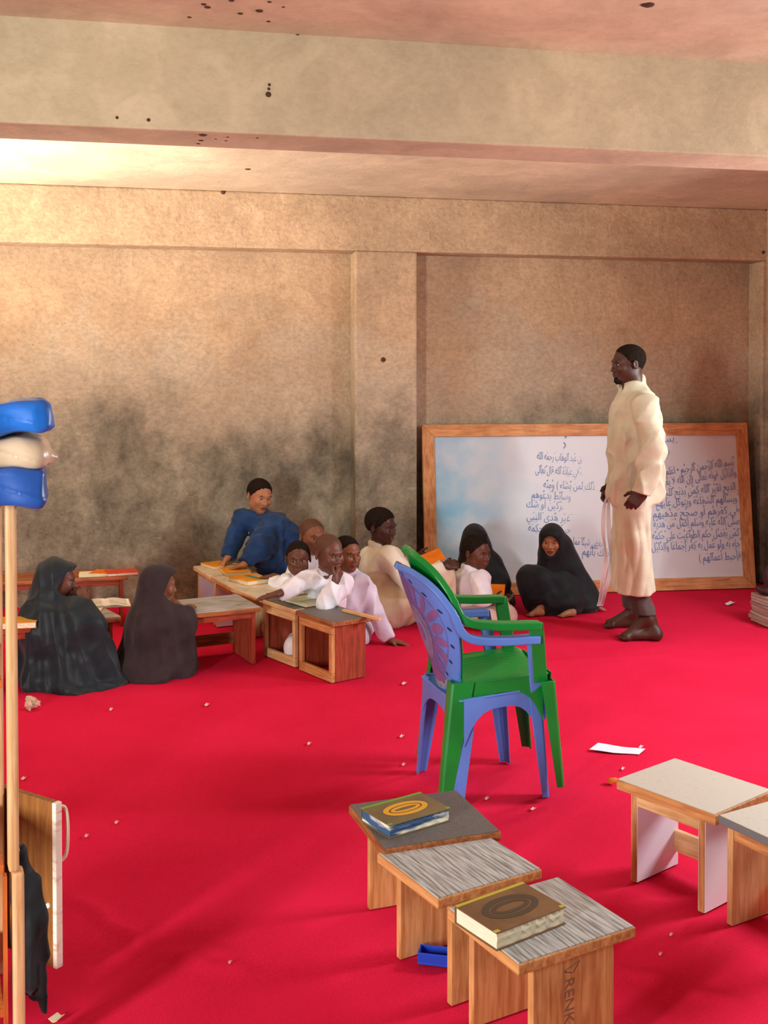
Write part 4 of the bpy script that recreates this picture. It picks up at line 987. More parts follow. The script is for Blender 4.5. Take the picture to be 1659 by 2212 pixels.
def boy(label, c, fwd, hh, nb, ch, pel, shL, shR, armL, armR, hands, shirt, s=.72, skin='dark', hair_m=HAIRM, hl=0.0, hthick=.02, legs=(-.75, -.6), trousers=None, trouser_m=None, seed=1, flat=(0, 1, 0), gaze=(0, 0), extra=None, extra_body=None, infl=.013, cuffs=(1, 1), sleeve=(1, 1), base=None, up=(0, 0, 1), collar=.05, short=(0, 0), drop=0.0, ff=.8, amp=.008):
    def body(S, g):
        neck(S, g, nb, .040); trunk(S, pel, ch, nb, shL, shR, s, n=flat, f=ff)
        for arm, sh in ((armL, shL), (armR, shR)):
            if arm: limb(S, (sh,) + arm, (.044 * s, .038 * s, .027 * s))
        for h in hands: hand(S, *h)
        if legs is not None: seated_legs(S, pel, legs, s)
        if extra_body: extra_body(S, g)
    def clothes(g):
        S = SDF(); trunk(S, pel, ch, nb, shL, shR, s, infl, n=flat, f=ff)
        if drop: S.cap(pel, np.asarray(pel) - A_(0, 0, drop), .12 * s + infl, .14 * s + infl, .03, n=flat, f=.85)
        for arm, sh, shrt, sl in ((armL, shL, short[0], sleeve[0]), (armR, shR, short[1], sleeve[1])):
            if not arm: continue
            el, wr = np.asarray(arm[0]), np.asarray(arm[1])
            if shrt: S.cap(sh, np.asarray(sh) * .2 + el * .8, (.058 * s + infl) * sl, (.058 * s + infl) * sl, .025)
            else:
                S.cap(sh, el, (.056 * s + infl) * sl, (.050 * s + infl) * sl, .025); w2 = el + (wr - el) * .97
                S.cap(el, w2, (.050 * s + infl) * sl, .036 * s + infl * .7, .015)
        for arm, shrt in ((armL, short[0]), (armR, short[1])):
            if arm and not shrt:
                el, wr = np.asarray(arm[0]), np.asarray(arm[1]); d = nrm(wr - el); S.plane(wr - d * .012, d, .003, (wr + d * .03, .05))
        if extra: extra(S, g)
        S.disp(folds(amp, seed, 62))
        up_ = nrm(np.asarray(nb) - np.asarray(ch)) * .4 + A_(0, 0, .6); cc = np.asarray(nb) + A_(0, 0, .030 * s)
        S.torus(cc, up_, collar, .011, .5, .012)
        S.cap(g(0, -.06, -.3), np.asarray(nb) - A_(0, 0, .01), .040, .042, .005, 's')
        out = [('shirt', S, shirt, .0058)]
        if trousers is not False:
            T = SDF(); T.cap(pel, np.asarray(pel) + A_(0, 0, .02), .13 * s + .012, .12 * s + .012, .03, n=flat, f=.9)
            if legs is not None: seated_legs(T, pel, legs, s, .014)
            if trousers: trousers(T)
            T.disp(folds(.004, seed + 20, 50)); out.append(('trousers', T, trouser_m or shirt, .007))
        return out
    b = base if base is not None else A_(pel[0], pel[1], 0)
    return make_figure(label, b, c, fwd, hh, SK[skin], LIPM, body, clothes, hair_m, hl, hthick, up=up, gaze=gaze)

# ---- boy in blue bending over the desks
P3 = dict(nb=J(556, 1112, 6.98), ch=J(575, 1142, 7.0), pel=J(618, 1186, 7.08))
def blue_extra(S, g):
    S.cap(P3['pel'], J(614, 1225, 7.10), .135, .15, .05); S.cap(J(614, 1225, 7.10), J(612, 1292, 7.12), .15, .17, .05)
    S.cap(J(590, 1150, 6.93), J(575, 1195, 6.85), .075, .095, .04); S.cap(J(600, 1140, 6.98), J(630, 1172, 7.05), .09, .11, .05)
    S.cap(J(575, 1195, 6.85), J(590, 1225, 6.95), .085, .10, .04)
def blue_legs(S, g):
    for px, d in ((600, 7.06), (628, 7.14)): limb(S, (J(px + 12, 1192, d), J(px, 1296, d)), (.07, .05)); 
boy('person, boy in navy blue tunic leaning over the far desks with both hands down', J(561, 1071, 6.95), (.55, -.80, -.22), .215, P3['nb'], P3['ch'], P3['pel'], J(588, 1138, 6.90), J(524, 1122, 6.97),
    (J(560, 1183, 6.74), J(527, 1219, 6.66)), (J(505, 1166, 6.92), J(491, 1207, 6.84)),
    [(J(527, 1219, 6.66), (-.8, -.1, -.25), (0, 0, -1), (-.3, .8, 0), .18, .72, .6), (J(491, 1207, 6.84), (-.55, -.1, -.55), (.2, 0, -1), (.5, -.8, 0), .2, .72, .5)],
    C_BLUE, .78, 'warm', seed=5, legs=None, trousers=False, extra=blue_extra, extra_body=blue_legs, sleeve=(1.35, 1.0), flat=(.5, .86, 0), amp=.006, infl=.022, up=(.12, 0, 1))
# ---- boy at the back with shaved head
boy('person, shaven-headed boy in white sitting behind the two nearer boys', J(675, 1159, 6.55), (.50, -.85, -.05), .212, J(671, 1203, 6.58), J(668, 1250, 6.62), J(664, 1335, 6.68), J(700, 1219, 6.62), J(641, 1219, 6.52),
    (J(712, 1268, 6.6), J(690, 1300, 6.45)), (J(622, 1262, 6.42), J(610, 1262, 6.28)), [(J(610, 1262, 6.28), (-.7, -.5, -.1), (0, 0, -1), (-.4, .8, 0), .2, .7, .3), (J(690, 1300, 6.45), (-.5, -.8, -.1), (0, 0, -1), (.6, -.5, 0), .2, .7, .3)], C_WHITE, .74, 'mid', STUB, .02, .006, seed=11, legs=(-.8, -.55))
# ---- boy facing the camera over the yellow books
boy('person, boy in white looking over the yellow books, short hair, wide eyes', J(644, 1206, 6.2), (.10, -.99, -.08), .197, J(648, 1249, 6.24), J(652, 1290, 6.27), J(660, 1365, 6.32), J(680, 1265, 6.28), J(618, 1262, 6.2),
    (J(700, 1300, 6.2), J(680, 1320, 6.05)), (J(606, 1272, 6.22), J(592, 1245, 6.30)), [(J(592, 1245, 6.30), (-.85, .25, -.1), (0, 0, -1), (.2, .8, 0), .22, .7, .5), (J(680, 1320, 6.05), (-.6, -.7, -.1), (0, 0, -1), (.6, -.5, 0), .2, .7, .3)], C_WHITE, .7, 'dark', HAIRM, .03, .010, seed=12, legs=(-.8, -.55), gaze=(.6, 0))
# ---- boy with his chin on his hand
boy('person, shaven-headed boy in white resting his chin on his hand, elbow on the desk', J(711, 1196, 5.78), (.62, -.77, -.12), .205, J(706, 1241, 5.82), J(706, 1285, 5.85), J(715, 1372, 5.92), J(742, 1258, 5.82), J(668, 1252, 5.78),
    (J(704, 1306, 5.62), J(724, 1256, 5.63)), (J(632, 1270, 5.70), J(603, 1282, 5.64)),
    [(J(724, 1256, 5.63), (.36, .45, .75), (-.7, .55, .1), (-.5, -.6, .4), 1.25, .72, 0, .3), (J(603, 1282, 5.64), (-.93, -.25, -.15), (0, 0, -1), (.2, .85, 0), .16, .72, .6)],
    C_WHITE, .74, 'dark', STUB, .02, .006, seed=13, legs=(-.97, -.08), gaze=(.5, .2), infl=.012)
# ---- boy leaning on his straight arm
boy('person, boy in lilac-white shirt leaning back on one straight arm on the carpet', J(750, 1196, 6.1), (.60, -.78, -.08), .2, J(752, 1243, 6.13), J(752, 1292, 6.12), J(756, 1375, 6.12), J(779, 1260, 6.10), J(722, 1258, 6.2),
    (J(808, 1322, 6.10), J(841, 1383, 6.10)), (J(708, 1310, 6.3), J(700, 1340, 6.2)), [(J(841, 1383, 6.10), (.95, -.12, -.16), (.1, 0, -1), (0, -.9, 0), .12, .72, .6), (J(700, 1340, 6.2), (-.7, -.6, -.1), (0, 0, -1), (.6, -.5, 0), .2, .7, .3)], C_LILAC, .72, 'mid', HAIRM, .02, .010, seed=14, legs=(-.35, .94), infl=.02)
# ---- older boy with the orange book
def tr8(T):
    for hp, kn, an in ((J(842, 1318, 6.52), J(952, 1248, 6.50), J(975, 1330, 6.55)), (J(838, 1312, 6.75), J(945, 1240, 6.78), J(1000, 1322, 6.9))):
        T.cap(hp, kn, .115, .085, .04); T.cap(kn, an, .082, .062, .03)
    T.cap(J(826, 1250, 6.62), J(832, 1312, 6.62), .112, .155, .05); T.cap(J(845, 1318, 6.6), J(880, 1318, 6.6), .09, .09, .05)
def lg8(S, g):
    for hp, kn, an in ((J(842, 1318, 6.52), J(952, 1248, 6.50), J(975, 1330, 6.55)), (J(838, 1312, 6.75), J(945, 1240, 6.78), J(1000, 1322, 6.9))): limb(S, (hp, kn, an), (.075, .05, .034))
boy('person, older boy in cream shirt turning to look right, orange book on his knees', J(824, 1137, 6.62), (.84, -.52, -.13), .222, J(816, 1182, 6.65), J(818, 1230, 6.64), J(828, 1312, 6.62), J(800, 1205, 6.80), J(843, 1205, 6.50),
    (J(868, 1240, 6.86), J(898, 1203, 6.85)), (J(890, 1262, 6.42), J(962, 1222, 6.46)), [(J(898, 1203, 6.85), (.9, 0, -.05), (.2, -.8, .5), (0, .3, .9), .5, .85, 0), (J(962, 1222, 6.46), (.75, .35, .05), (-.1, .7, -.5), (-.3, .3, .8), .8, .82, 0)],
    C_CREAM, .86, 'deep', HAIRM, -.02, .035, seed=15, legs=None, trousers=tr8, trouser_m=C_BEIGE, extra_body=lg8, flat=(.6, .8, 0), infl=.026, gaze=(.5, 0), amp=.005)
# ---- small boy beside the chairs
def tr10(T): T.cap(J(1030, 1335, 6.58), J(1095, 1330, 6.48), .075, .062, .03); T.cap(J(1095, 1330, 6.48), J(1050, 1352, 6.45), .055, .045, .03)
boy('person, small boy in white shirt and pale pink trousers sitting behind the chairs', J(1030, 1193, 6.6), (.72, -.68, -.12), .208, J(1016, 1233, 6.62), J(1008, 1268, 6.62), J(1004, 1326, 6.64), J(985, 1250, 6.76), J(1037, 1254, 6.50),
    (J(1015, 1300, 6.85), J(1065, 1296, 6.80)), (J(1046, 1300, 6.44), J(1078, 1300, 6.55)), [(J(1065, 1296, 6.80), (.9, -.1, .1), (0, -.8, .5), (0, .3, .9), .4, .7, 0), (J(1078, 1300, 6.55), (.8, .3, .1), (0, .3, 1), (-.2, .9, 0), .4, .7, 0)],
    C_WHITE, .72, 'dark', HAIRM, .0, .016, seed=16, legs=(.9, -.3), trousers=tr10, trouser_m=C_PINKT, infl=.02, amp=.006, short=(0, 1), gaze=(.2, 0), flat=(.6, .8, 0))

# ---- girls in robes
def robe_girl(label, c, fwd, hh, skin, m, parts, body_fn, openr=(.30, .34, .40), openc=(0, .46, -.06), hang=None, seed=1, amp=.006, n=11, res=.0058, eyes=True, extra_cut=None, name='robe', up=(0, 0, 1), hood=None, crease=None, cloth_extra=None, visor=False):
    def body(S, g): body_fn(S, g)
    R = frame(fwd, up)
    def clothes(g):
        S = SDF()
        S.ell(g(0, -.06, .10), A_(.42, .50, .45) * hh, R, .02); S.ell(g(0, .10, -.18), A_(.37, .36, .42) * hh, R, .03)
        S.ell(g(0, .22, .24), A_(.34, .24, .20) * hh, R, .03)
        for p in parts: (S.cap(*p[1:-1], k=p[-1]) if p[0] == 'c' else S.ell(p[1], A_(*p[2]), None, p[3]))
        S.disp(drape(amp, hang if hang is not None else c, seed, n)); S.disp(folds(amp * .35, seed, 45))
        if crease: S.disp(crease)
        if visor:
            pv, nv = g(0, .24, .36), R.T @ nrm(A_(0, .84, -.34)); ce = g(0, .45, -.10)
            def cut(P):
                q = ((P - ce) @ R.T) / hh; k0 = np.linalg.norm(q / A_(.60, .75, .50), axis=1)
                return np.maximum(-((P - pv) @ nv), (k0 - 1) * .45 * hh)
            S.add(cut, ce, .8 * hh, .006, 's')
        else: S.ell(g(*openc), A_(*openr) * hh, R, .012, 's'); S.cap(g(0, .30, -.10), g(0, 1.0, -.16), .27 * hh, .34 * hh, .012, 's')
        S.plane(A_(0, 0, -.004), (0, 0, -1), .004)
        return [(name, S, m, res)] + (cloth_extra(g) if cloth_extra else [])
    return make_figure(label, A_(c[0], c[1], 0), c, fwd, hh, SK[skin], LIPM, body, clothes, None, ears=False, eyes=eyes, up=up)
def hidden_body(nb, ch, pel, s, legs):
    def f(S, g): neck(S, g, nb, .04); trunk(S, pel, ch, nb, np.asarray(nb) + A_(.09, 0, -.03), np.asarray(nb) + A_(-.09, 0, -.03), s); seated_legs(S, pel, legs, .48)
    return f
d = 5.36
def b1(S, g):
    hidden_body(J(122, 1300, d), J(126, 1345, d), J(140, 1430, d), .72, (.5, .86))(S, g)
    el, wr = J(205, 1345, 5.28), J(183, 1300, 5.32); limb(S, (J(160, 1315, 5.3), el, wr), (.035, .03, .02)); hand(S, wr, (-.35, .25, .8), (-.6, .6, .2), (.2, .6, .5), .9, .72, 0, .5)
robe_girl('person, girl in a slate-black hooded robe seated at far left, hand at her mouth', J(124, 1252, d), (.96, .26, -.16), .205, 'dark', C_SLATE,
    [('c', J(118, 1290, d), J(122, 1350, d), .115, .185, .06), ('c', J(122, 1350, d), J(135, 1440, d), .185, .205, .06), ('e', J(140, 1452, d), (.235, .23, .13), .06), ('c', J(160, 1320, 5.28), J(200, 1345, 5.26), .075, .06, .04), ('c', J(205, 1350, 5.27), J(186, 1306, 5.31), .055, .040, .02),
     ('c', J(185, 1360, 5.3), J(212, 1440, 5.32), .10, .10, .06), ('e', J(165, 1478, 5.3), (.25, .20, .045), .05), ('c', J(190, 1488, 5.22), J(245, 1480, 5.3), .03, .022, .03)],
    b1, seed=3, amp=.017, n=8, hang=J(112, 1255, d + .05), visor=True)
d = 5.5
def b2(S, g):
    hidden_body(J(345, 1305, d), J(345, 1345, d), J(340, 1420, d), .68, (.3, .95))(S, g)
    wr = J(404, 1322, 5.48); limb(S, (J(375, 1310, 5.5), J(405, 1350, 5.46), wr), (.035, .03, .02)); hand(S, wr, (.1, .8, .25), (0, 0, -1), (-.8, .1, 0), .4, .7, 0, .4)
robe_girl('person, girl in a dark brown hooded robe seated with her back to the camera', J(343, 1263, d), (.90, .42, -.14), .2, 'mid', C_BROWN,
    [('c', J(338, 1295, d), J(340, 1345, d), .105, .155, .06), ('c', J(340, 1345, d), J(333, 1430, d), .155, .185, .06), ('e', J(332, 1440, d), (.20, .21, .10), .06), ('c', J(370, 1315, 5.48), J(398, 1345, 5.46), .07, .06, .05), ('c', J(400, 1345, 5.46), J(403, 1326, 5.48), .05, .036, .02), ('c', J(385, 1365, d), J(392, 1440, d), .09, .085, .06), ('e', J(325, 1462, 5.46), (.19, .17, .035), .04)],
    b2, seed=8, amp=.015, n=8, hang=J(338, 1268, d + .04), visor=True)
# girl on the floor by the board
def b11(S, g):
    nb, ch, pel = J(1203, 1206, 7.05), J(1212, 1240, 7.08), J(1238, 1300, 7.10)
    neck(S, g, nb, .038); trunk(S, pel, ch, nb, J(1225, 1218, 7.1), J(1185, 1216, 7.0), .66)
    limb(S, (J(1225, 1300, 7.05), J(1140, 1245, 6.92), J(1160, 1305, 6.88)), (.06, .045, .03)); limb(S, (J(1240, 1300, 7.15), J(1170, 1250, 7.02), J(1220, 1308, 6.9)), (.06, .045, .03))
    z = lambda px, d, h=.004: A_((px - CX) / FPX * d, d, h)
    foot(S, A_(*J(1172, 1310, 6.86)), z(1172, 6.84), z(1148, 6.81), .56, (.2, .95, 0)); foot(S, A_(*J(1238, 1317, 6.84)), z(1240, 6.82), z(1217, 6.79), .56, (.2, .95, 0))
    wr = A_((1272 - CX) / FPX * 7.0, 7.0, .035); limb(S, (J(1228, 1220, 7.1), J(1255, 1270, 7.06), wr), (.035, .03, .02)); hand(S, wr, (.95, -.2, -.12), (0, 0, -1), (0, -1, 0), .15, .68, .6, .3)
def skirt11(g):
    K = SDF(); K.ell(J(1158, 1268, 6.93), A_(.095, .10, .115), None, .05); K.cap(J(1142, 1246, 6.93), J(1220, 1272, 7.02), .065, .12, .06); K.cap(J(1150, 1262, 6.9), J(1160, 1300, 6.9), .085, .09, .06); K.ell(J(1205, 1300, 6.96), A_(.17, .16, .075), None, .06); K.cap(J(1170, 1262, 7.0), J(1215, 1300, 6.95), .10, .12, .06)
    K.disp(drape(.005, J(1150, 1240, 6.93), 4, 10)); K.disp(folds(.003, 6, 50)); K.cap(J(1142, 1248, 6.95), J(1205, 1252, 6.98), .068, .085, .05); K.cap(J(1128, 1318, 6.78), J(1170, 1314, 6.80), .05, .045, .015, 's'); K.cap(J(1206, 1326, 6.75), J(1238, 1322, 6.78), .042, .036, .015, 's'); K.plane(A_(0, 0, -.004), (0, 0, -1))
    return [('skirt', K, C_BLACK, .006)]
robe_girl('person, girl in a black hooded robe sitting on the carpet below the board, knees up', J(1192, 1168, 6.98), (-.30, -.95, -.10), .205, 'warm', C_BLACK,
    [('c', J(1203, 1185, 7.05), J(1212, 1225, 7.06), .10, .115, .05), ('c', J(1205, 1185, 7.07), J(1242, 1290, 7.1), .09, .15, .06), ('c', J(1225, 1215, 7.1), J(1272, 1300, 7.06), .07, .075, .05), ('c', J(1190, 1205, 7.0), J(1188, 1250, 7.0), .085, .10, .05), ('e', J(1250, 1308, 7.02), (.14, .13, .055), .05)],
    b11, (.27, .30, .33), (0, .42, -.08), seed=6, amp=.004, n=9, cloth_extra=skirt11, name='hooded_robe')
def b9(S, g):
    nb, ch, pel = J(1030, 1205, 7.12), J(1035, 1240, 7.12), J(1045, 1295, 7.12)
    neck(S, g, nb, .038); trunk(S, pel, ch, nb, J(1062, 1220, 7.12), J(1000, 1220, 7.12), .68); seated_legs(S, pel, (.2, -.95), .45)
    wr = J(1060, 1272, 6.95); limb(S, (J(1062, 1222, 7.1), J(1085, 1262, 7.0), wr), (.035, .03, .02)); hand(S, wr, (-.5, -.5, -.35), (0, 0, -1), (-.6, .6, 0), .3, .68, .3, .4)
robe_girl('person, girl in a black hooded robe half hidden behind the small boy in white', J(1026, 1168, 7.1), (.10, -.98, -.18), .205, 'mid', C_BLACK,
    [('c', J(1028, 1190, 7.12), J(1035, 1235, 7.13), .11, .15, .05), ('c', J(1035, 1240, 7.13), J(1048, 1295, 7.12), .15, .19, .06), ('c', J(1062, 1222, 7.1), J(1085, 1262, 7.0), .075, .065, .05), ('c', J(1085, 1262, 7.0), J(1066, 1272, 6.96), .05, .035, .02), ('e', J(1050, 1300, 7.05), (.19, .16, .07), .05)],
    b9, (.27, .30, .33), (0, .42, -.08), seed=9, amp=.005, n=9)
# books held or lying with the seated children
ob = MB(); Tm = Matrix.Translation(JV(930, 1206, 6.62)) @ Matrix.Rotation(rad(8), 4, 'Z') @ Matrix.Rotation(rad(-20), 4, 'Y') @ Matrix.Rotation(rad(28), 4, 'X')
t = thing('exercise_book', 'orange book held open on the older boy\'s knees', 'book', JV(930, 1206, 6.62), 0)
Tl = Matrix.Translation(-JV(930, 1206, 6.62)) @ Tm
ob.box((0, 0, 0), (.165, .12, .004), T=Tl); ob.build('cover', ORG, t, bevel=.001); ob = MB(); ob.box((0, 0, -.0085), (.158, .114, .010), T=Tl); ob.build('page_block', PAGE_W, t)
t = thing('exercise_book', 'orange book lying open in front of the small boy and the hidden girl', 'book', JV(1068, 1279, 6.85), 0)
Tl = Matrix.Rotation(rad(-10), 4, 'Z') @ Matrix.Rotation(rad(28), 4, 'X')
ob = MB(); ob.box((0, 0, 0), (.13, .16, .004), T=Tl); ob.build('cover', ORG, t, bevel=.001); ob = MB(); ob.box((0, 0, -.007), (.125, .152, .010), T=Tl); ob.build('page_block', PAGE_W, t)
# ================================================================== SMALL THINGS
# rolled mats and a plastic bag on the cabinet
BAGB = mat('blue_tarpaulin', '214f9f', .35, '1b4390', 6, spec=.5); BAGT = mat('beige_plastic_bag', 'cdb59a', .3, 'bda48a', 8, spec=.5)
def soft(label, name, cat, px, py, m, half, seed, tilt, R_=.014, pinch=None):
    c = J(px, py, 2.34); S = SDF(); R = frame((-math.sin(tilt[0]), math.cos(tilt[0]), 0), (math.sin(tilt[1]), 0, math.cos(tilt[1])))
    S.rbox(c, R, A_(*half), R_, .01)
    if pinch: S.cap(c + R.T @ A_(*pinch[0]), c + R.T @ A_(*pinch[1]), pinch[2], pinch[3], .03)
    S.disp(folds(.0028, seed, 60))
    def wr(P):
        q = (P - c) @ R.T; return -.003 * np.maximum(0, 1 - np.abs(q[:, 2] + .3 * q[:, 0] - .01) / .006) + .0035 * np.sin(q[:, 0] * 55 + 30 * q[:, 2])
    S.disp(wr); base = A_(c[0], c[1], c[2] - half[2])
    V, Q = surface_nets(S, .004)
    t = bpy.data.objects.new(name, None); COL.objects.link(t); t.location = base; tag(t, label, cat)
    sdf_object(S, 'wrapper', m, t, base, .004)
    return t
soft('folded blue tarpaulin mat lying lowest on the shelf cabinet', 'folded_mat', 'mat', -28, 1042, BAGB, (.125, .13, .040), 2, (.3, .03))
soft('crumpled beige plastic bag between the two blue mats', 'plastic_bag', 'bag', -20, 972, BAGT, (.125, .13, .031), 5, (.3, .02), .03, ((.08, 0, .0), (.135, 0, -.014), .022, .004))
soft('folded blue tarpaulin mat on top of the beige bag', 'folded_mat', 'mat', -15, 904, mat('azure_tarpaulin', '1666c4', .4, '135ab2', 6, spec=.5), (.125, .13, .033), 9, (.3, -.10), .02)
# black cloth hanging on the cabinet
S = SDF(); d = 2.42
S.cap(J(42, 1840, d), J(62, 1990, d), .016, .034, .02); S.cap(J(62, 1990, d), J(70, 2110, d), .034, .030, .02); S.cap(J(50, 1900, d), J(55, 2120, d), .022, .030, .02); S.cap(J(78, 1900, d), J(92, 2060, d), .012, .018, .02); S.cap(J(48, 2100, d), J(40, 2165, d), .02, .006, .012); S.cap(J(80, 2090, d), J(97, 2185, d), .016, .004, .01); S.cap(J(62, 2110, d), J(70, 2150, d), .022, .010, .01)
S.disp(drape(.004, J(60, 1830, d), 4, 7)); S.disp(folds(.003, 4, 60, .2))
bc = A_(*J(60, 1835, d)); t = thing('hanging_cloth', 'black cloth hanging from the shelf cabinet beside its open door', 'cloth', tuple(bc)); sdf_object(S, 'cloth', C_BLACK, t, bc, .005)
ob = MB(); ob.tube([J(28, 1795, 2.36), J(34, 1815, 2.38), J(42, 1845, d)], .004, 6); o = ob.build('hanging_strap', mat('orange_strap', 'c98a4a', .7), t); o.location = Vector(-bc)
# litter on the carpet
PAPER = mat('paper_scrap', 'ece7ee', .8); CRUM = mat('crumpled_paper', 'c9ab93', .9, 'b3937c', 40)
c = F(68, 1531, .0); S = SDF(); S.ell(A_(c.x, c.y, .028), A_(.030, .028, .026), None, .01); S.disp(folds(.007, 3, 130)); S.disp(folds(.003, 5, 260))
t = thing('paper_ball', 'crumpled brownish paper ball on the carpet in front of the girl in black', 'litter', (c.x, c.y, 0)); sdf_object(S, 'crumpled_sheet', CRUM, t, A_(c.x, c.y, 0), .003)
def scrap(pts, label, m=PAPER, h=.004, curl=.004, name='paper_scrap', group=None):
    P_ = [F(x, y, h) for x, y in pts]; c = sum(P_, Vector()) / len(P_); q = MB(); n = 6; a, b, e, g_ = P_
    vs = []
    for lay in (0, -.0012):
        for i in range(n + 1):
            for j in range(3):
                u, v = i / n, j / 2; p = (a * (1 - u) + b * u) * (1 - v) + (g_ * (1 - u) + e * u) * v; vs.append(p - c + Vector((0, 0, lay + curl * (2 * u - 1) ** 2 + .001 * math.sin(u * 9))))
    N_ = (n + 1) * 3; fs = []
    for i in range(n):
        for j in range(2):
            k = i * 3 + j; fs.append((k, k + 1, k + 4, k + 3)); fs.append((N_ + k, N_ + k + 3, N_ + k + 4, N_ + k + 1))
    for i in range(n):
        for k in (i * 3, i * 3 + 2): fs.append((k, k + 3, N_ + k + 3, N_ + k))
    for j in range(2):
        for k in (j, n * 3 + j): fs.append((k, k + 1, N_ + k + 1, N_ + k))
    q.add(vs, fs); o = q.build(name, m); o.location = c; return tag(o, label, 'litter', group)
scrap([(1273, 1620), (1380, 1631), (1394, 1619), (1292, 1606)], 'strip of bluish-white paper on the carpet right of the chairs', mat('bluish_paper', 'dfe3f2', .7), curl=.003, name='paper_strip')
scrap([(104, 2204), (122, 2210), (140, 2194), (124, 2190)], 'cream paper scrap near the bottom left corner beside the black cloth', mat('cream_scrap', 'd8cba8', .8))
scrap([(1566, 1305), (1574, 1308), (1588, 1302), (1578, 1299)], 'white paper shred on the carpet below the right end of the board')
LIT = 'tiny pale shreds littering the carpet'
for (px, py), where in [((252, 1776), "right of the cabinet door's top edge, the larger of two"), ((187, 1805), 'nearest the right side of the cabinet door handle'), ((51, 1681), 'close to the wooden post just above the cabinet door'), ((240, 1532), 'in front of the gap between the robed girls'), ((447, 1522), 'in front of the grey-topped desk, right of the girl in brown'), ((868, 1590), "left of the blue chair's far rear leg, upper one"), ((872, 1651), "left of the blue chair's far rear leg, lower one"), ((1385, 1613), 'touching the right end of the bluish paper strip'), ((1346, 1660), 'between the paper strip and the white desk'), ((1052, 1724), "below the chairs, beyond the dark-topped desk's right corner"), ((497, 2078), 'alone on the carpet left of the foreground desks'), ((1450, 2018), 'between the front desk and the white desks, upper one'), ((1010, 1650), 'under the chairs between their legs'), ((1152, 1747), "below the chairs' near front leg"), ((1427, 2060), 'between the front desk and the white desks, lower one'), ((668, 1606), 'alone in the open carpet left of the chairs'), ((873, 1476), 'right of the nearest box-like desk')]:
    r_ = random.uniform(4, 7); scrap([(px - r_, py + 2), (px + 1, py + 3), (px + r_, py - 2), (px - 1, py - 3)], 'tiny pale shred ' + where, mat('pale_shred', 'e6b9b4', .9), .003, .002, 'litter_shred', LIT)
# blue plastic thing under the middle desk
c = F(946, 2078, 0); t = thing('pencil_tray', 'small blue plastic tray lying under the bare grey desk', 'tray', (c.x, c.y, 0), rad(-12)); BT = mat('deep_blue_plastic', '1f3fb0', .35)
q = MB(); q.box((0, 0, .003), (.10, .045, .005)); q.build('base', BT, t, bevel=.001)
for sx, sy, dx, dy in ((0, .021, .10, .004), (0, -.021, .10, .004), (.048, 0, .004, .037), (-.048, 0, .004, .037)):
    q = MB(); q.box((sx, sy, .018), (dx, dy, .025)); q.build('rim', BT, t, bevel=.001)
q = MB(); q.box((.005, -.0, .009), (.06, .025, .006)); q.build('liner', PAPER, t)
# orange crumb at the corner of the white desk
c = F(1322, 1682, .0); 
S = SDF(); p = A_(*F(1322, 1686, .012)); p[2] = .012; S.ell(p, A_(.018, .010, .010), None); S.disp(folds(.004, 4, 200)); t = thing('fruit_peel', 'small orange peel on the carpet behind the white desk\'s left corner', 'litter', (p[0], p[1], 0)); sdf_object(S, 'peel', mat('orange_peel', 'd8782a', .7), t, A_(p[0], p[1], 0), .003)
# stack of papers and a dark bag at the right border
base = F(1662, 1352, 0); rz = ANG
z = 0.0
cols = ('d9c9bd', 'b9a99f', 'e2d6cc', 'c4b0a2', 'd4c6bb', '9c8f8a', 'dccfc6')
for i in range(9):
    hgt = .016 + .008 * random.random(); t = thing('paper_bundle', '%s paper bundle in the stack at the right border, %s' % (('grey-beige', 'brownish', 'off-white')[i % 3], ('lowest of nine', 'second from bottom', 'third from bottom', 'fourth from bottom', 'in the middle', 'fourth from top', 'third from top', 'second from top', 'topmost of nine')[i]), 'papers', (base.x + .05 + random.uniform(-.008, .012), base.y + .05, z), rz + random.uniform(-.1, .1), 'paper bundles stacked at the right border')
    q = MB(); q.box((0, 0, hgt / 2), (.19, .25, hgt - .002)); q.build('sheets', mat('bundle_%d' % (i % 7), cols[i % 7], .9, 'a8978c', 60, (1, 1, 40)), t, bevel=.002); z += hgt
S = SDF(); c = A_(base.x + .10, base.y + .06, z)
S.ell(c + A_(0, 0, .10), A_(.12, .12, .10), None, .05); S.ell(c + A_(.02, 0, .2), A_(.07, .09, .13), None, .06); S.ell(c + A_(-.03, 0, .03), A_(.12, .10, .035), None, .03); S.disp(folds(.008, 6, 45)); S.plane(c + A_(0, 0, .001), (0, 0, -1))
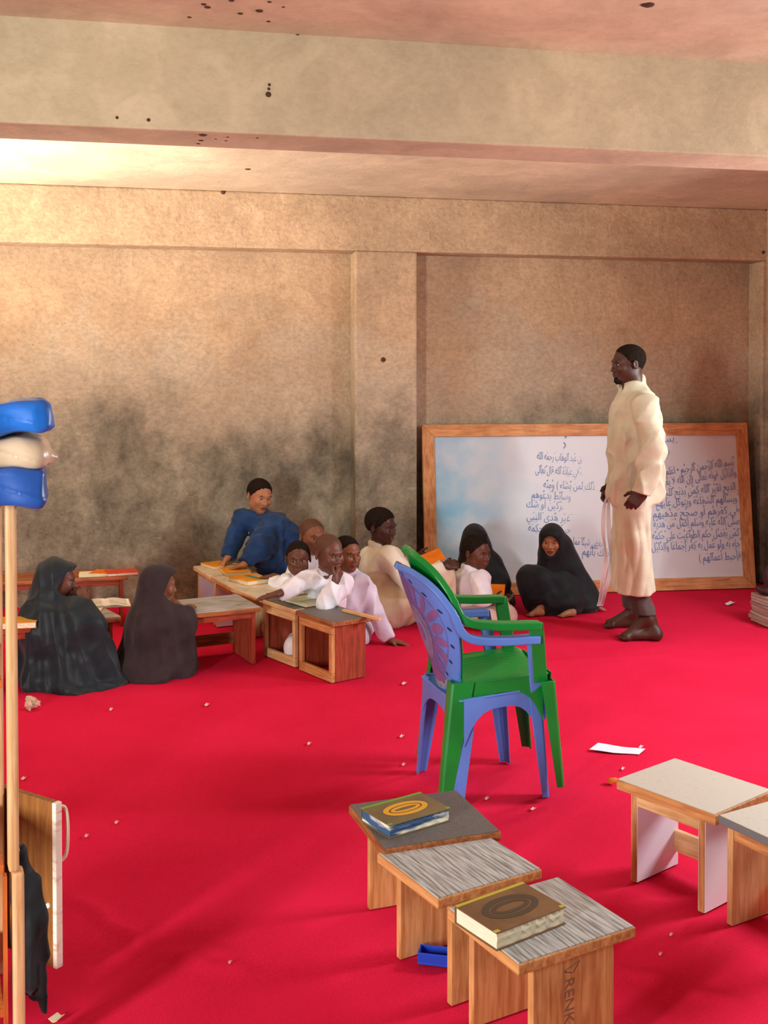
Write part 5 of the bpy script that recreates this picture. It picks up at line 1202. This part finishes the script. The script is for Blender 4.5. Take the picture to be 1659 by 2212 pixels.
t = thing('cloth_bag', 'dark maroon cloth bag slumped on the paper stack at the right border', 'bag', tuple(c)); sdf_object(S, 'sack', mat('maroon_cloth', '4a2a2c', .85, '3b2124', 14), t, c, .006)
# insect nests / mud daubs and nails on plaster
MUD = mat('mud_daub', '4a3428', .95)
def daub(px, py, plane, r, nm='mud_daub', flat=.4, m=MUD):
    dd = ray(px, py)
    if plane[0] == 'z': t_ = (plane[1] - CAMH) / dd[2]; n_ = A_(0, 0, 1)
    else: t_ = plane[1] / (-SA * dd[0] + CA * dd[1]); n_ = A_(-SA, CA, 0)
    p = Vector(CAMP + dd * t_); q = MB(); R = frame(n_, (1, 0, 0) if plane[0] == 'z' else (0, 0, 1)); rings = []
    for i in range(5):
        a = math.pi * i / 4 - math.pi / 2; rings.append([p + Vector(R.T @ (A_(math.cos(a) * math.cos(2 * math.pi * j / 8) * (1 + .25 * math.sin(j * 2.3)), math.cos(a) * math.sin(2 * math.pi * j / 8) * flat, math.sin(a)) * r)) for j in range(8)])
    q.loft(rings); o = q.build(nm, m, smooth=True); return o
wall_o = bpy.data.objects['wall_back']; beam_o = bpy.data.objects['trim_1']; ceil_o = bpy.data.objects['ceiling']
def put(o, par): o.parent = par; o.matrix_parent_inverse = Matrix.Rotation(-ANG, 4, 'Z')
for px, py, r in ((438, 291, .016), (434, 303, .010), (428, 310, .008), (492, 296, .006), (488, 304, .006), (556, 298, .006), (466, 300, .005)): put(daub(px, py, ('z', zb), r), beam_o)
for px, py, r in ((582, 183, .006), (581, 192, .006), (580, 204, .011), (643, 71, .010), (253, 254, .006), (321, 259, .007)): put(daub(px, py, ('v', VB0), r), beam_o)
for px, py, r in ((440, 9, .010), (448, 15, .012), (500, 1, .010), (519, 29, .010), (560, 23, .014), (580, 46, .008), (612, 15, .006), (409, 37, .008), (1400, 10, .022), (1393, 10, .016), (582, 4, .008)): put(daub(px, py, ('z', ZC), r), ceil_o)
for px, py, r in ((828, 777, .018), (1655, 452, .012), (1649, 545, .014), (482, 415, .016)): put(daub(px, py, ('v', V0), r), wall_o)
put(daub(535, 365, ('z', ZC), .018), ceil_o)
